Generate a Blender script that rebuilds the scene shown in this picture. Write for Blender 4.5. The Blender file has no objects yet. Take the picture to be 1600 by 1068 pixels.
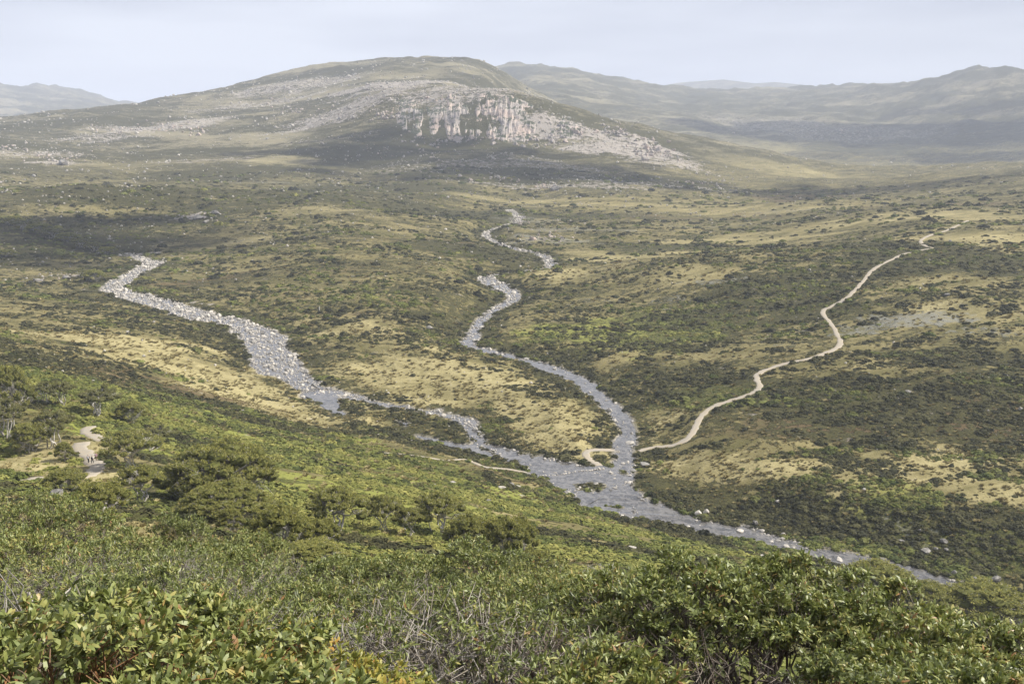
import bpy, bmesh, math, random
import numpy as np
from mathutils import Vector, Matrix
from mathutils.geometry import tessellate_polygon

rng = np.random.default_rng(7)
random.seed(7)
scene = bpy.context.scene
COL = scene.collection

# ------------------------------------------------------------------ camera, sky, sun, exposure
EYE = 110.0
FPX = 1600.0                                   # focal length in pixels of the 1600 px wide photograph
PITCH = math.radians(12.13)
cam_data = bpy.data.cameras.new('camera')
cam = bpy.data.objects.new('camera', cam_data)
COL.objects.link(cam)
cam.location = (0, 0, EYE)
cam.rotation_euler = (math.pi / 2 - PITCH, 0, 0)
cam_data.sensor_width = 36.0
cam_data.lens = 36.0
cam_data.clip_start = 0.1
cam_data.clip_end = 40000
scene.camera = cam

SUN_DIR = Vector((0.80, 0.12, 0.78)).normalized()     # towards the sun
sun_el = math.asin(SUN_DIR.z)
sun_az = math.atan2(SUN_DIR.x, SUN_DIR.y)
world = bpy.data.worlds.new('World')
scene.world = world
world.use_nodes = True
wn, wl = world.node_tree.nodes, world.node_tree.links
wn.clear()
sky = wn.new('ShaderNodeTexSky')
sky.sky_type = 'NISHITA'
sky.sun_disc = False
sky.sun_elevation = sun_el
sky.sun_rotation = sun_az
sky.altitude = 1800
sky.air_density = 1.0
sky.dust_density = 3.0
bg_clear = wn.new('ShaderNodeBackground')
bg_clear.inputs['Strength'].default_value = 0.09
wl.new(sky.outputs['Color'], bg_clear.inputs['Color'])
# a nearly closed deck of thin pale cloud in front of the clear sky
tc = wn.new('ShaderNodeTexCoord')
mp = wn.new('ShaderNodeMapping')
mp.inputs['Scale'].default_value = (0.9, 0.9, 6.0)
wl.new(tc.outputs['Generated'], mp.inputs['Vector'])
cn = wn.new('ShaderNodeTexNoise')
cn.inputs['Scale'].default_value = 2.2
cn.inputs['Detail'].default_value = 4.0
cn.inputs['Roughness'].default_value = 0.5
wl.new(mp.outputs['Vector'], cn.inputs['Vector'])
cr = wn.new('ShaderNodeValToRGB')
cr.color_ramp.elements[0].position = 0.33
cr.color_ramp.elements[0].color = (0.345, 0.362, 0.43, 1)
cr.color_ramp.elements[1].position = 0.64
cr.color_ramp.elements[1].color = (0.525, 0.545, 0.605, 1)
wl.new(cn.outputs['Fac'], cr.inputs['Fac'])
bg_cloud = wn.new('ShaderNodeBackground')
bg_cloud.inputs['Strength'].default_value = 1.0
wl.new(cr.outputs['Color'], bg_cloud.inputs['Color'])
mixw = wn.new('ShaderNodeMixShader')
mixw.inputs['Fac'].default_value = 0.93
wo = wn.new('ShaderNodeOutputWorld')
wl.new(bg_clear.outputs[0], mixw.inputs[1])
wl.new(bg_cloud.outputs[0], mixw.inputs[2])
wl.new(mixw.outputs[0], wo.inputs['Surface'])

sun_data = bpy.data.lights.new('sun', 'SUN')
sun_data.energy = 5.0
sun_data.angle = math.radians(1.0)
sun_data.color = (1.0, 0.955, 0.865)
sun = bpy.data.objects.new('sun', sun_data)
COL.objects.link(sun)
sun.location = (200, 100, 600)
sun.rotation_euler = (-SUN_DIR).to_track_quat('-Z', 'Y').to_euler()

vs = scene.view_settings
vs.view_transform = 'Standard'
vs.look = 'None'
vs.exposure = 0.66
vs.gamma = 1.0
scene.cycles.use_denoising = True
scene.cycles.max_bounces = 5
scene.cycles.diffuse_bounces = 2
scene.cycles.glossy_bounces = 2
scene.cycles.transmission_bounces = 2
scene.cycles.transparent_max_bounces = 4
scene.cycles.volume_bounces = 2
scene.cycles.use_fast_gi = False

# ------------------------------------------------------------------ helpers
CP, SP = math.cos(PITCH), math.sin(PITCH)


def ray(u, v):
    """azimuth and elevation tangent of the line of sight through a point of the photograph"""
    x = (np.asarray(u, float) - 800.0) / FPX
    yi = (534.0 - np.asarray(v, float)) / FPX
    dy = CP + yi * SP
    dz = -SP + yi * CP
    h = np.hypot(x, dy)
    return np.arctan2(x, dy), dz / h


def _hash(ix, iy, seed):
    h = (ix.astype(np.int64) * 374761393 + iy.astype(np.int64) * 668265263 + seed * 974634749) & 0x7fffffff
    h = ((h ^ (h >> 13)) * 1274126177) & 0x7fffffff
    return ((h ^ (h >> 16)) & 0xffff) / 65535.0


def vnoise(x, y, seed=0):
    x0 = np.floor(x); y0 = np.floor(y)
    fx = x - x0; fy = y - y0
    fx = fx * fx * fx * (fx * (fx * 6 - 15) + 10); fy = fy * fy * fy * (fy * (fy * 6 - 15) + 10)
    a = _hash(x0, y0, seed); b = _hash(x0 + 1, y0, seed)
    c = _hash(x0, y0 + 1, seed); d = _hash(x0 + 1, y0 + 1, seed)
    return (a * (1 - fx) + b * fx) * (1 - fy) + (c * (1 - fx) + d * fx) * fy


def fbm(x, y, octaves=4, seed=0, gain=0.5):
    s = 0.0; a = 1.0; n = 0.0
    for o in range(octaves):
        ca, sa = math.cos(o * 0.7), math.sin(o * 0.7)
        s = s + a * vnoise((x * ca - y * sa) * 2 ** o + 13.7 * o, (x * sa + y * ca) * 2 ** o - 7.1 * o, seed + o)
        n += a; a *= gain
    return s / n


def sstep(a, b, x):
    t = np.clip((x - a) / (b - a), 0, 1)
    return t * t * (3 - 2 * t)


def mesh_arrays(name, verts, faces, smooth=False, attrs=None, mats=None):
    """verts (N,3); faces: list of int arrays (M,k) with any k"""
    if not isinstance(faces, (list, tuple)):
        faces = [faces]
    me = bpy.data.meshes.new(name)
    verts = np.ascontiguousarray(verts, dtype=np.float32)
    loops = np.concatenate([np.asarray(f, np.int32).ravel() for f in faces])
    counts = np.concatenate([np.full(len(f), np.asarray(f).shape[1], np.int32) for f in faces])
    starts = np.concatenate([[0], np.cumsum(counts)[:-1]]).astype(np.int32)
    me.vertices.add(len(verts)); me.vertices.foreach_set('co', verts.ravel())
    me.loops.add(len(loops)); me.loops.foreach_set('vertex_index', loops)
    me.polygons.add(len(counts)); me.polygons.foreach_set('loop_start', starts)
    me.polygons.foreach_set('use_smooth', np.full(len(counts), bool(smooth)))
    if attrs:
        for an, (kind, arr) in attrs.items():
            at = me.attributes.new(an, kind, 'POINT')
            key = {'FLOAT': 'value', 'FLOAT_VECTOR': 'vector', 'FLOAT_COLOR': 'color', 'INT': 'value'}[kind]
            at.data.foreach_set(key, np.ascontiguousarray(arr).ravel())
    me.update(calc_edges=True)
    return me


def link(name, me, mat=None, parent=None):
    o = bpy.data.objects.new(name, me)
    COL.objects.link(o)
    if mat is not None and me is not None:
        if not me.materials:
            me.materials.append(mat)
    if parent is not None:
        o.parent = parent
    return o


def tag(o, label=None, cat=None, group=None, kind=None):
    if label: o['label'] = label
    if cat: o['category'] = cat
    if group: o['group'] = group
    if kind: o['kind'] = kind
    return o


def empty(name, loc, rz=0.0):
    o = bpy.data.objects.new(name, None)
    COL.objects.link(o)
    o.location = loc
    o.rotation_euler = (0, 0, rz)
    o.empty_display_size = 0.3
    return o


class NT:
    """small node-tree helper"""
    def __init__(self, name):
        self.mat = bpy.data.materials.new(name)
        self.mat.use_nodes = True
        self.t = self.mat.node_tree
        self.n = self.t.nodes
        self.l = self.t.links
        self.bsdf = self.n['Principled BSDF']
        self.out = self.n['Material Output']

    def add(self, kind, **kw):
        nd = self.n.new(kind)
        for k, v in kw.items():
            setattr(nd, k, v)
        return nd

    def put(self, sock, val):
        if hasattr(val, 'is_output') or isinstance(val, bpy.types.NodeSocket):
            self.l.new(val, sock)
        else:
            sock.default_value = val

    def math(self, op, a, b=0.0, c=None, clamp=False):
        nd = self.add('ShaderNodeMath', operation=op)
        nd.use_clamp = clamp
        self.put(nd.inputs[0], a); self.put(nd.inputs[1], b)
        if c is not None: self.put(nd.inputs[2], c)
        return nd.outputs[0]

    def mix(self, f, a, b, blend='MIX'):
        nd = self.add('ShaderNodeMix', data_type='RGBA', blend_type=blend)
        nd.clamp_factor = True
        self.put(nd.inputs[0], f)
        self.put(nd.inputs[6], a if not isinstance(a, tuple) else (*a, 1))
        self.put(nd.inputs[7], b if not isinstance(b, tuple) else (*b, 1))
        return nd.outputs[2]

    def noise(self, vec, scale, detail=4, rough=0.55, dist=0.0):
        nd = self.add('ShaderNodeTexNoise')
        if vec is not None: self.l.new(vec, nd.inputs['Vector'])
        nd.inputs['Scale'].default_value = scale
        nd.inputs['Detail'].default_value = detail
        nd.inputs['Roughness'].default_value = rough
        nd.inputs['Distortion'].default_value = dist
        return nd.outputs['Fac']

    def ramp(self, f, a, b):
        nd = self.add('ShaderNodeMapRange', interpolation_type='SMOOTHSTEP')
        nd.clamp = True
        self.put(nd.inputs['Value'], f)
        self.put(nd.inputs['From Min'], a); self.put(nd.inputs['From Max'], b)
        return nd.outputs['Result']

    def attr(self, name, kind='GEOMETRY'):
        nd = self.add('ShaderNodeAttribute')
        nd.attribute_name = name
        nd.attribute_type = kind
        return nd

    def pos(self):
        return self.add('ShaderNodeNewGeometry').outputs['Position']

    def objco(self):
        return self.add('ShaderNodeTexCoord').outputs['Object']

    def objrand(self):
        return self.add('ShaderNodeObjectInfo').outputs['Random']

    def bump(self, height, strength=0.5, distance=1.0):
        nd = self.add('ShaderNodeBump')
        nd.inputs['Strength'].default_value = strength
        nd.inputs['Distance'].default_value = distance
        self.l.new(height, nd.inputs['Height'])
        self.l.new(nd.outputs['Normal'], self.bsdf.inputs['Normal'])

    def base(self, col, rough=0.9, spec=0.2):
        self.put(self.bsdf.inputs['Base Color'], col if not isinstance(col, tuple) else (*col, 1))
        self.put(self.bsdf.inputs['Roughness'], rough)
        self.bsdf.inputs['Specular IOR Level'].default_value = spec
        return self.mat


# ------------------------------------------------------------------ terrain: survey points -> smooth height field
# for each bearing (given as a column of the photograph): (row, distance in metres), near to far
COLS = {
    -350: [(735, 175), (600, 262), (520, 400), (470, 520), (430, 640), (380, 770), (300, 1000), (250, 1250), (215, 1600), (205, 1800)],
    0: [(795, 100), (745, 168), (718, 197), (600, 268), (562, 325), (520, 400), (470, 535), (430, 640), (380, 760), (300, 1000), (250, 1250), (205, 1600), (187, 1780)],
    100: [(797, 105), (768, 160), (735, 186), (690, 212), (610, 270), (577, 330), (540, 400), (480, 530), (300, 1020), (180, 1800)],
    200: [(800, 120), (760, 168), (640, 280), (595, 345), (550, 405), (480, 530), (400, 740), (360, 830), (330, 930), (280, 1150), (230, 1450), (190, 1700), (166, 1900)],
    300: [(800, 138), (720, 222), (640, 310), (610, 360), (560, 420), (440, 640), (390, 760), (330, 930), (280, 1130), (220, 1480), (175, 1800), (146, 2150)],
    400: [(830, 118), (760, 190), (700, 250), (655, 325), (610, 388), (440, 630), (400, 730), (350, 870), (300, 1020), (250, 1260), (200, 1560), (160, 1850), (125, 2300)],
    500: [(850, 125), (780, 190), (720, 250), (670, 335), (560, 440), (500, 530), (440, 640), (400, 735), (350, 875), (300, 1040), (250, 1270), (200, 1500), (150, 1800), (104, 2300)],
    600: [(860, 130), (820, 162), (770, 210), (715, 275), (680, 330), (590, 420), (560, 450), (500, 535), (440, 645), (400, 740), (350, 880), (300, 1060), (250, 1270), (200, 1410), (150, 1530), (118, 1950), (91, 2300)],
    700: [(860, 145), (820, 185), (770, 235), (725, 285), (610, 400), (560, 450), (480, 565), (400, 745), (350, 890), (300, 1040), (260, 1200), (215, 1375), (150, 1470), (120, 1900), (91, 2300)],
    760: [(215, 1375), (155, 1450), (140, 1570), (118, 1950), (98, 2250)],
    850: [(230, 1330), (222, 1370), (168, 1430), (157, 1515)],
    800: [(870, 150), (840, 190), (800, 230), (765, 262), (660, 350), (600, 405), (560, 450), (303, 1110), (270, 1180), (230, 1310), (215, 1375), (160, 1435), (141, 1520)],
    900: [(880, 155), (850, 190), (820, 220), (680, 337), (640, 368), (530, 480), (480, 560), (430, 665), (380, 790), (330, 960), (300, 1080), (270, 1190), (240, 1310), (225, 1360), (192, 1420), (172, 1500)],
    1000: [(880, 170), (850, 205), (640, 362), (600, 398), (540, 465), (480, 555), (420, 670), (370, 810), (340, 910), (310, 1050), (290, 1140), (260, 1270), (220, 1400), (193, 1520)],
    1100: [(890, 180), (865, 205), (780, 280), (700, 322), (640, 362), (560, 440), (480, 545), (420, 665), (370, 815), (330, 990), (300, 1120), (270, 1280), (240, 1420), (213, 1540)],
    1200: [(895, 190), (870, 222), (800, 268), (740, 295), (680, 326), (600, 386), (540, 450), (480, 535), (420, 655), (360, 845), (320, 1040), (300, 1150), (270, 1340), (238, 1560)],
    1300: [(915, 195), (895, 218), (840, 255), (780, 278), (700, 316), (600, 380), (540, 443), (480, 525), (420, 640), (360, 820), (320, 1020), (290, 1220), (268, 1480)],
    1400: [(935, 195), (915, 222), (850, 250), (780, 277), (700, 312), (620, 362), (540, 432), (480, 512), (420, 620), (380, 725), (340, 870), (310, 1040), (290, 1180), (277, 1320)],
    1500: [(960, 195), (935, 225), (870, 247), (800, 270), (720, 302), (630, 350), (550, 410), (490, 480), (430, 580), (385, 690), (340, 830), (305, 1000), (276, 1220)],
    1600: [(985, 195), (960, 222), (890, 244), (800, 268), (720, 300), (640, 340), (560, 397), (500, 460), (440, 550), (390, 660), (340, 800), (300, 970), (273, 1150)],
    1950: [(1040, 190), (1010, 215), (900, 235), (800, 262), (720, 290), (640, 325), (560, 375), (500, 430), (440, 510), (390, 610), (340, 740), (300, 900), (270, 1080)],
}
NEAR = {  # below the eye, metres: distance -> drop, for the left, the middle and the right of the slope at our feet
    -350: [(1, 1.9), (3, 3.0), (6, 4.4), (12, 7.0), (20, 10.2), (35, 16.0), (60, 25.0)],
    0: [(1, 1.9), (3, 3.0), (6, 4.5), (12, 7.2), (20, 10.6), (35, 16.5), (60, 25.4)],
    400: [(1, 1.9), (3, 3.1), (6, 4.7), (12, 7.7), (20, 11.4), (35, 17.6), (60, 27.5)],
    800: [(1, 1.9), (3, 3.2), (6, 4.9), (12, 8.0), (20, 12.0), (35, 19.0), (60, 30.5), (100, 47.5)],
    1200: [(1, 1.9), (3, 3.2), (6, 4.9), (12, 8.0), (20, 12.3), (35, 19.8), (60, 31.5), (100, 50), (150, 73)],
    1600: [(1, 1.9), (3, 3.2), (6, 4.9), (12, 8.1), (20, 12.5), (35, 20.4), (60, 33.0), (100, 53), (150, 78)],
    1950: [(1, 1.9), (3, 3.2), (6, 5.0), (12, 8.3), (20, 12.8), (35, 20.8), (60, 34.0), (100, 54), (150, 79)],
}
# beyond the first skyline: (column, height above datum, distance) hidden saddles, and far hills (column, row, distance)
HIDDEN = [(800, 132, 1650), (850, 105, 1700), (-350, 60, 2400), (0, 70, 2400), (200, 80, 2600), (400, 120, 3000), (600, 130, 3000), (700, 140, 3000), (800, 148, 1900),
          (850, 105, 1950), (900, 60, 1900), (1000, 40, 1850), (1100, 25, 1900), (1200, 15, 1900), (1300, 12, 1800), (1400, 18, 1650), (1500, 28, 1550),
          (1600, 32, 1500), (1950, 40, 1450)]
FAR = [(-350, 150, 4500), (-350, 170, 3600), (0, 130, 4600), (0, 168, 3600), (100, 137, 4600), (200, 163, 4600), (300, 170, 4600), (500, 160, 4500), (650, 140, 4300),
       (760, 108, 3400), (820, 103, 3300), (900, 111, 3350), (1000, 131, 3600), (1080, 143, 3800), (1150, 146, 3900), (1250, 136, 3800),
       (1350, 130, 3650), (1400, 129, 3500), (1440, 128, 3450), (1475, 126, 3400), (1492, 117, 3330), (1510, 109, 3300), (1535, 106, 3250), (1570, 109, 3250), (1600, 113, 3250), (1950, 120, 3200),
       (820, 125, 2900), (860, 160, 2500), (950, 180, 2500), (1050, 200, 2450), (1150, 222, 2350), (1200, 180, 2900), (1050, 165, 3000),
       (1300, 240, 2250), (1300, 190, 2800), (1400, 258, 2050), (1400, 225, 2400), (1400, 180, 2900), (1500, 262, 1950), (1500, 225, 2350), (1500, 170, 2850),
       (1600, 262, 1900), (1600, 220, 2350), (1600, 165, 2800), (1950, 250, 1950), (1950, 180, 2700)]
FARBACK = [(-350, 60, 6500), (0, 60, 6500), (300, 60, 6500), (600, 60, 6500), (820, 60, 5200), (1000, 60, 5600), (1300, 60, 5600), (1600, 60, 5200), (1950, 60, 5200)]
FARBACK += [(c, 40, 9400) for c in (-350, 0, 400, 800, 1200, 1600, 1950)]
RIDGE = [(-350, 200), (900, 190), (1020, 136), (1060, 129), (1130, 124), (1180, 130), (1210, 128), (1260, 133), (1340, 150), (1500, 190), (1950, 200)]
RIDGE_T = [ray(c, v) for c, v in RIDGE]

_R0 = [0, 600, 730, 870, 1040, 1150, 1310, 1375, 1435, 1560, 2300, 3400, 4600, 7600, 9400]
_R1 = [0, 600, 745, 910, 1180, 1370, 1690, 1790, 1865, 2030, 3100, 5300, 7300, 12500, 15000]


def far_r(r):
    return np.interp(r, _R0, _R1)


pts = []
for c, rows in COLS.items():
    for v, r in rows:
        th, t = ray(c, v); pts.append((th, math.log(far_r(r) / math.cos(th)), t))     # r is measured straight ahead
for c, rows in NEAR.items():
    th, _ = ray(c, 700)
    for r, d in rows:
        pts.append((th, math.log(r), -d / r))
for c, z, r in HIDDEN + FARBACK:
    th, _ = ray(c, 200); r = far_r(r) / math.cos(th); pts.append((th, math.log(r), (z - EYE) / r))
for c, v, r in FAR:
    th, t = ray(c, v); pts.append((th, math.log(far_r(r) / math.cos(th)), t))


N_LAND = len(pts)


# rivers: banks as (column, row, height of the water)
def bank_world(rows):
    out = []
    for u, v, z in rows:
        th, t = ray(u, v)
        r = (z - EYE) / t
        out.append((r * math.sin(th), r * math.cos(th), z))
    return np.array(out)


def prof(rows, idx, zs):
    return [(u, v, float(np.interp(i, idx, zs))) for i, (u, v) in enumerate(rows)]


def lin(rows, z0, z1):
    n = len(rows)
    return [(u, v, z0 + (z1 - z0) * i / (n - 1)) for i, (u, v) in enumerate(rows)]


# left river, far to near: upper bank then lower bank
LRI, LRZ = [0, 5, 10, 14, 18, 22, 25, 27], [14, 11, 8, 5.2, 2.8, 1.1, 0.2, 0]
CKI, CKZ = [0, 8, 12, 15, 19, 22, 25], [19.5, 14, 9.5, 6, 2.9, 1, 0]
LR_U = prof([(200, 395), (250, 410), (240, 420), (212, 435), (196, 449), (205, 455), (254, 466), (292, 477), (334, 489), (376, 498), (422, 514), (450, 529), (446, 543), (474, 574),
            (492, 596), (520, 608), (566, 618), (622, 631), (660, 640), (703, 645), (740, 658), (762, 684), (782, 694), (808, 704), (845, 713), (876, 721), (929, 727), (950, 733), (985, 750)], LRI, LRZ)
LR_L = prof([(196, 397), (221, 412), (202, 424), (180, 436), (161, 450), (176, 461), (231, 478), (271, 492), (316, 499), (346, 507), (366, 522), (384, 539), (396, 570), (430, 590),
            (470, 614), (485, 626), (545, 624), (600, 634), (640, 642), (690, 652), (722, 668), (738, 686), (752, 700), (790, 718), (823, 730), (834, 742), (848, 746), (884, 766), (915, 790)], LRI, LRZ)
# right creek: left bank, right bank
CK_L = prof([(784, 328), (801, 342), (782, 352), (755, 363), (754, 371), (781, 385), (807, 391), (840, 402), (847, 419), (790, 426), (746, 435), (775, 452), (794, 467), (767, 483), (736, 508), (721, 535), (733, 544), (797, 560),
            (854, 579), (895, 597), (929, 629), (962, 656), (969, 677), (959, 694), (962, 709), (963, 731), (956, 765)], CKI, CKZ)
CK_R = prof([(806, 327), (823, 343), (804, 351), (774, 358), (770, 371), (790, 380), (812, 388), (858, 398), (874, 416), (830, 424), (771, 432), (805, 451), (812, 467), (787, 481), (760, 501), (744, 533), (752, 543), (816, 557),
            (862, 571), (913, 591), (941, 613), (980, 650), (994, 667), (992, 690), (992, 707), (990, 726), (986, 756)], CKI, CKZ)
MAIN_U = prof([(925, 727), (962, 730), (990, 724), (987, 754), (1000, 771), (1032, 789), (1097, 811), (1159, 823), (1209, 835), (1287, 857), (1381, 873), (1475, 898), (1512, 915), (1600, 944), (1760, 1000)], [0, 4, 14], [0, -.05, -7])
MAIN_L = prof([(846, 745), (882, 765), (900, 780), (917, 793), (951, 803), (1007, 811), (1054, 820), (1100, 834), (1194, 849), (1244, 861), (1334, 884), (1428, 906), (1506, 926), (1600, 960), (1760, 1030)], [0, 4, 14], [0, -.05, -7])
POND_U = lin([(652, 680), (700, 690), (745, 698), (770, 710)], 1.8, 1.1)
POND_L = lin([(650, 682), (695, 696), (740, 706), (765, 716)], 1.8, 1.1)
POOL_U = lin([(488, 612), (520, 612), (528, 630), (540, 650)], 5.0, 4.6)
POOL_L = lin([(476, 617), (495, 630), (515, 642), (536, 651)], 5.0, 4.6)
PUD_U = lin([(622, 657), (640, 662)], 2.5, 2.4)
PUD_L = lin([(621, 659), (634, 666)], 2.5, 2.4)
for i in range(9):                                  # the upper creek is little more than a rocky gutter
    (a, b, za), (c, d, zb) = CK_L[i], CK_R[i]
    k = .5 if i < 6 else .4
    mu, mv = (a + c) / 2, (b + d) / 2
    CK_L[i], CK_R[i] = (a + (mu - a) * k, b + (mv - b) * k, za), (c + (mu - c) * k, d + (mv - d) * k, zb)
RIVERS = {}
for nm, a, b in (('left_river', LR_U, LR_L), ('right_creek', CK_L, CK_R), ('main_river', MAIN_U, MAIN_L), ('side_channel', POND_U, POND_L), ('side_pool', POOL_U, POOL_L), ('puddle', PUD_U, PUD_L)):
    A, B = bank_world(a), bank_world(b)
    RIVERS[nm] = (A, B)
    if nm in ('left_river', 'right_creek', 'main_river'):
        step = 1 if nm != 'main_river' else 2
        for i in range(0, len(A), step):
            m = (A[i] + B[i]) / 2
            pts.append((math.atan2(m[0], m[1]), math.log(math.hypot(m[0], m[1])), (m[2] + 0.6 - EYE) / math.hypot(m[0], m[1])))
pts = np.array(pts, float)
_pxy = np.stack([np.exp(pts[:, 1]) * np.sin(pts[:, 0]), np.exp(pts[:, 1]) * np.cos(pts[:, 0])], 1)
_riv = np.arange(len(pts)) >= N_LAND
_dd = np.sqrt(((_pxy[~_riv][:, None] - _pxy[_riv][None]) ** 2).sum(-1)).min(1)
pts = np.vstack([pts[~_riv][_dd > 16], pts[_riv]])
TH_MIN, TH_MAX = float(pts[:, 0].min()), float(pts[:, 0].max())
KT = 2.0                                           # one radian of bearing counts as two units of log distance


def _phi(d2):
    return np.where(d2 > 1e-12, np.power(np.maximum(d2, 1e-12), 0.7), 0.0)     # |r|^1.4


PQ = np.stack([pts[:, 0] * KT, pts[:, 1]], 1)
d2 = ((PQ[:, None] - PQ[None]) ** 2).sum(-1)
n = len(PQ)
A_ = np.zeros((n + 3, n + 3))
A_[:n, :n] = -_phi(d2) + np.eye(n) * 0.0015
A_[:n, n:] = np.c_[np.ones(n), PQ]
A_[n:, :n] = A_[:n, n:].T
TPS = np.linalg.solve(A_, np.r_[pts[:, 2], 0, 0, 0])


def _elev_exact(th, lr):
    q = np.stack([th.ravel() * KT, lr.ravel()], 1).astype(np.float32)
    out = np.empty(len(q), np.float32)
    P32 = PQ.astype(np.float32); w = TPS[:n].astype(np.float32)
    for i in range(0, len(q), 20000):
        s = q[i:i + 20000]
        dd = (s[:, :1] - P32[None, :, 0]) ** 2 + (s[:, 1:] - P32[None, :, 1]) ** 2
        np.maximum(dd, 1e-9, out=dd)
        np.log(dd, out=dd); dd *= 0.7; np.exp(dd, out=dd)
        out[i:i + 20000] = -dd @ w + TPS[n] + TPS[n + 1] * s[:, 0] + TPS[n + 2] * s[:, 1]
    return out.reshape(th.shape)


G_T = np.linspace(TH_MIN, TH_MAX, 330); G_L = np.linspace(math.log(0.7), math.log(15800), 680)
G_E = _elev_exact(*np.meshgrid(G_T, G_L)).astype(np.float64)


def _cub(t):
    return (-.5 * t + t * t - .5 * t ** 3, 1 - 2.5 * t * t + 1.5 * t ** 3, .5 * t + 2 * t * t - 1.5 * t ** 3, -.5 * t * t + .5 * t ** 3)


def elev_tan(th, lr):
    """tangent of the elevation of the bare ground seen from the eye, per bearing and log distance"""
    th = np.asarray(th, float); lr = np.asarray(lr, float)
    a = np.clip((th - G_T[0]) / (G_T[1] - G_T[0]), 1, len(G_T) - 3.001)
    b = np.clip((lr - G_L[0]) / (G_L[1] - G_L[0]), 1, len(G_L) - 3.001)
    i = a.astype(int); j = b.astype(int)
    wa, wb = _cub(a - i), _cub(b - j)
    out = np.zeros(th.shape)
    for q in range(4):
        row = np.zeros(th.shape)
        for k in range(4):
            row += wa[k] * G_E[j + q - 1, i + k - 1]
        out += wb[q] * row
    return out


def poly_sd(x, y, poly):
    """signed distance to a closed polygon (negative inside)"""
    px, py = poly[:, 0], poly[:, 1]
    best = np.full(x.shape, 1e18); inside = np.zeros(x.shape, bool)
    m = len(poly)
    for i in range(m):
        j = (i + 1) % m
        ex, ey = px[j] - px[i], py[j] - py[i]
        wx, wy = x - px[i], y - py[i]
        t = np.clip((wx * ex + wy * ey) / (ex * ex + ey * ey + 1e-9), 0, 1)
        best = np.minimum(best, (wx - t * ex) ** 2 + (wy - t * ey) ** 2)
        cond = (py[i] <= y) != (py[j] <= y)
        xi = px[i] + (y - py[i]) * ex / (ey if abs(ey) > 1e-9 else 1e-9)
        inside ^= cond & (x < xi)
    d = np.sqrt(best)
    return np.where(inside, -d, d)


def line_dist(x, y, line):
    """distance to a polyline and the interpolated third value"""
    best = np.full(x.shape, 1e18); val = np.zeros(x.shape)
    for i in range(len(line) - 1):
        a, b = line[i], line[i + 1]
        ex, ey = b[0] - a[0], b[1] - a[1]
        t = np.clip(((x - a[0]) * ex + (y - a[1]) * ey) / (ex * ex + ey * ey + 1e-9), 0, 1)
        d = (x - a[0] - t * ex) ** 2 + (y - a[1] - t * ey) ** 2
        k = d < best
        best = np.where(k, d, best); val = np.where(k, a[2] + t * (b[2] - a[2]), val)
    return np.sqrt(best), val


def densify(P, k=4, wob=0.0, seed=0):
    """smooth a bank line (Catmull-Rom) and roughen it"""
    out = []
    m = len(P)
    for i in range(m - 1):
        p0, p1, p2, p3 = P[max(i - 1, 0)], P[i], P[i + 1], P[min(i + 2, m - 1)]
        for s in range(k):
            t = s / k
            out.append(0.5 * ((2 * p1) + (-p0 + p2) * t + (2 * p0 - 5 * p1 + 4 * p2 - p3) * t * t + (-p0 + 3 * p1 - 3 * p2 + p3) * t ** 3))
    out.append(P[-1])
    out = np.array(out)
    if wob:
        r = np.random.default_rng(seed)
        out[1:-1, :2] += r.normal(0, wob, (len(out) - 2, 2))
    return out


POLYS = []
for k, (nm, (A, B)) in enumerate(RIVERS.items()):
    wob = {'left_river': 1.3, 'right_creek': 0.75, 'main_river': 0.9}.get(nm, 0.3)
    a, b = densify(A, 4, wob, 10 + k), densify(B, 4, wob, 30 + k)
    mid = (densify(A, 2) + densify(B, 2)) / 2
    POLYS.append((nm, np.vstack([a, b[::-1]]), mid))
# vegetated gravel bars standing in the river
ISLANDS = []
for u, v, z, rx, ry in ((925, 761, -0.1, 6.4, 5.0), (958, 793, -0.5, 4.2, 2.0), (975, 738, 0.1, 1.8, 1.2)):
    th, t = ray(u, v); r = (z - EYE) / t
    ISLANDS.append((r * math.sin(th), r * math.cos(th), z, rx, ry))


def base_height(x, y):
    r = np.maximum(np.hypot(x, y), 0.5)
    th = np.arctan2(x, y)
    z = EYE + r * elev_tan(th, np.log(r))
    amp = np.interp(r, [0, 30, 100, 250, 600, 2100, 6000, 15000], [0.05, 0.25, 0.6, 0.7, 2.6, 10.0, 26, 30])
    # bands of relief, faded in with distance
    z = z + amp * (fbm(x / 24.0, y / 24.0, 4, 3) - 0.5) * 1.6 * sstep(1000, 350, r)
    z = z + amp * (fbm(x / 110.0, y / 110.0, 5, 5) - 0.5) * 2.0 * sstep(250, 1000, r)
    far = sstep(2000, 4200, r)
    z = z + far * amp * (np.abs(fbm(x / 420.0, y / 420.0, 5, 9) - 0.5) * -3.0 + 0.4)
    for bx, by, bh, br in BULGE:
        z = z + bh * np.exp(-((x - bx) ** 2 + (y - by) ** 2) / (br * br))
    # a last faint ridge far behind
    f = np.exp(-((r - 9300) / 650.0) ** 2) * sstep(7700, 8500, r)
    zr = EYE + 9300 * np.interp(th, [float(q[0]) for q in RIDGE_T], [float(q[1]) for q in RIDGE_T])
    return z * (1 - f) + zr * f


BULGE = []                                          # rounded spurs and shoulders: (x, y, rise, radius)


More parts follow.
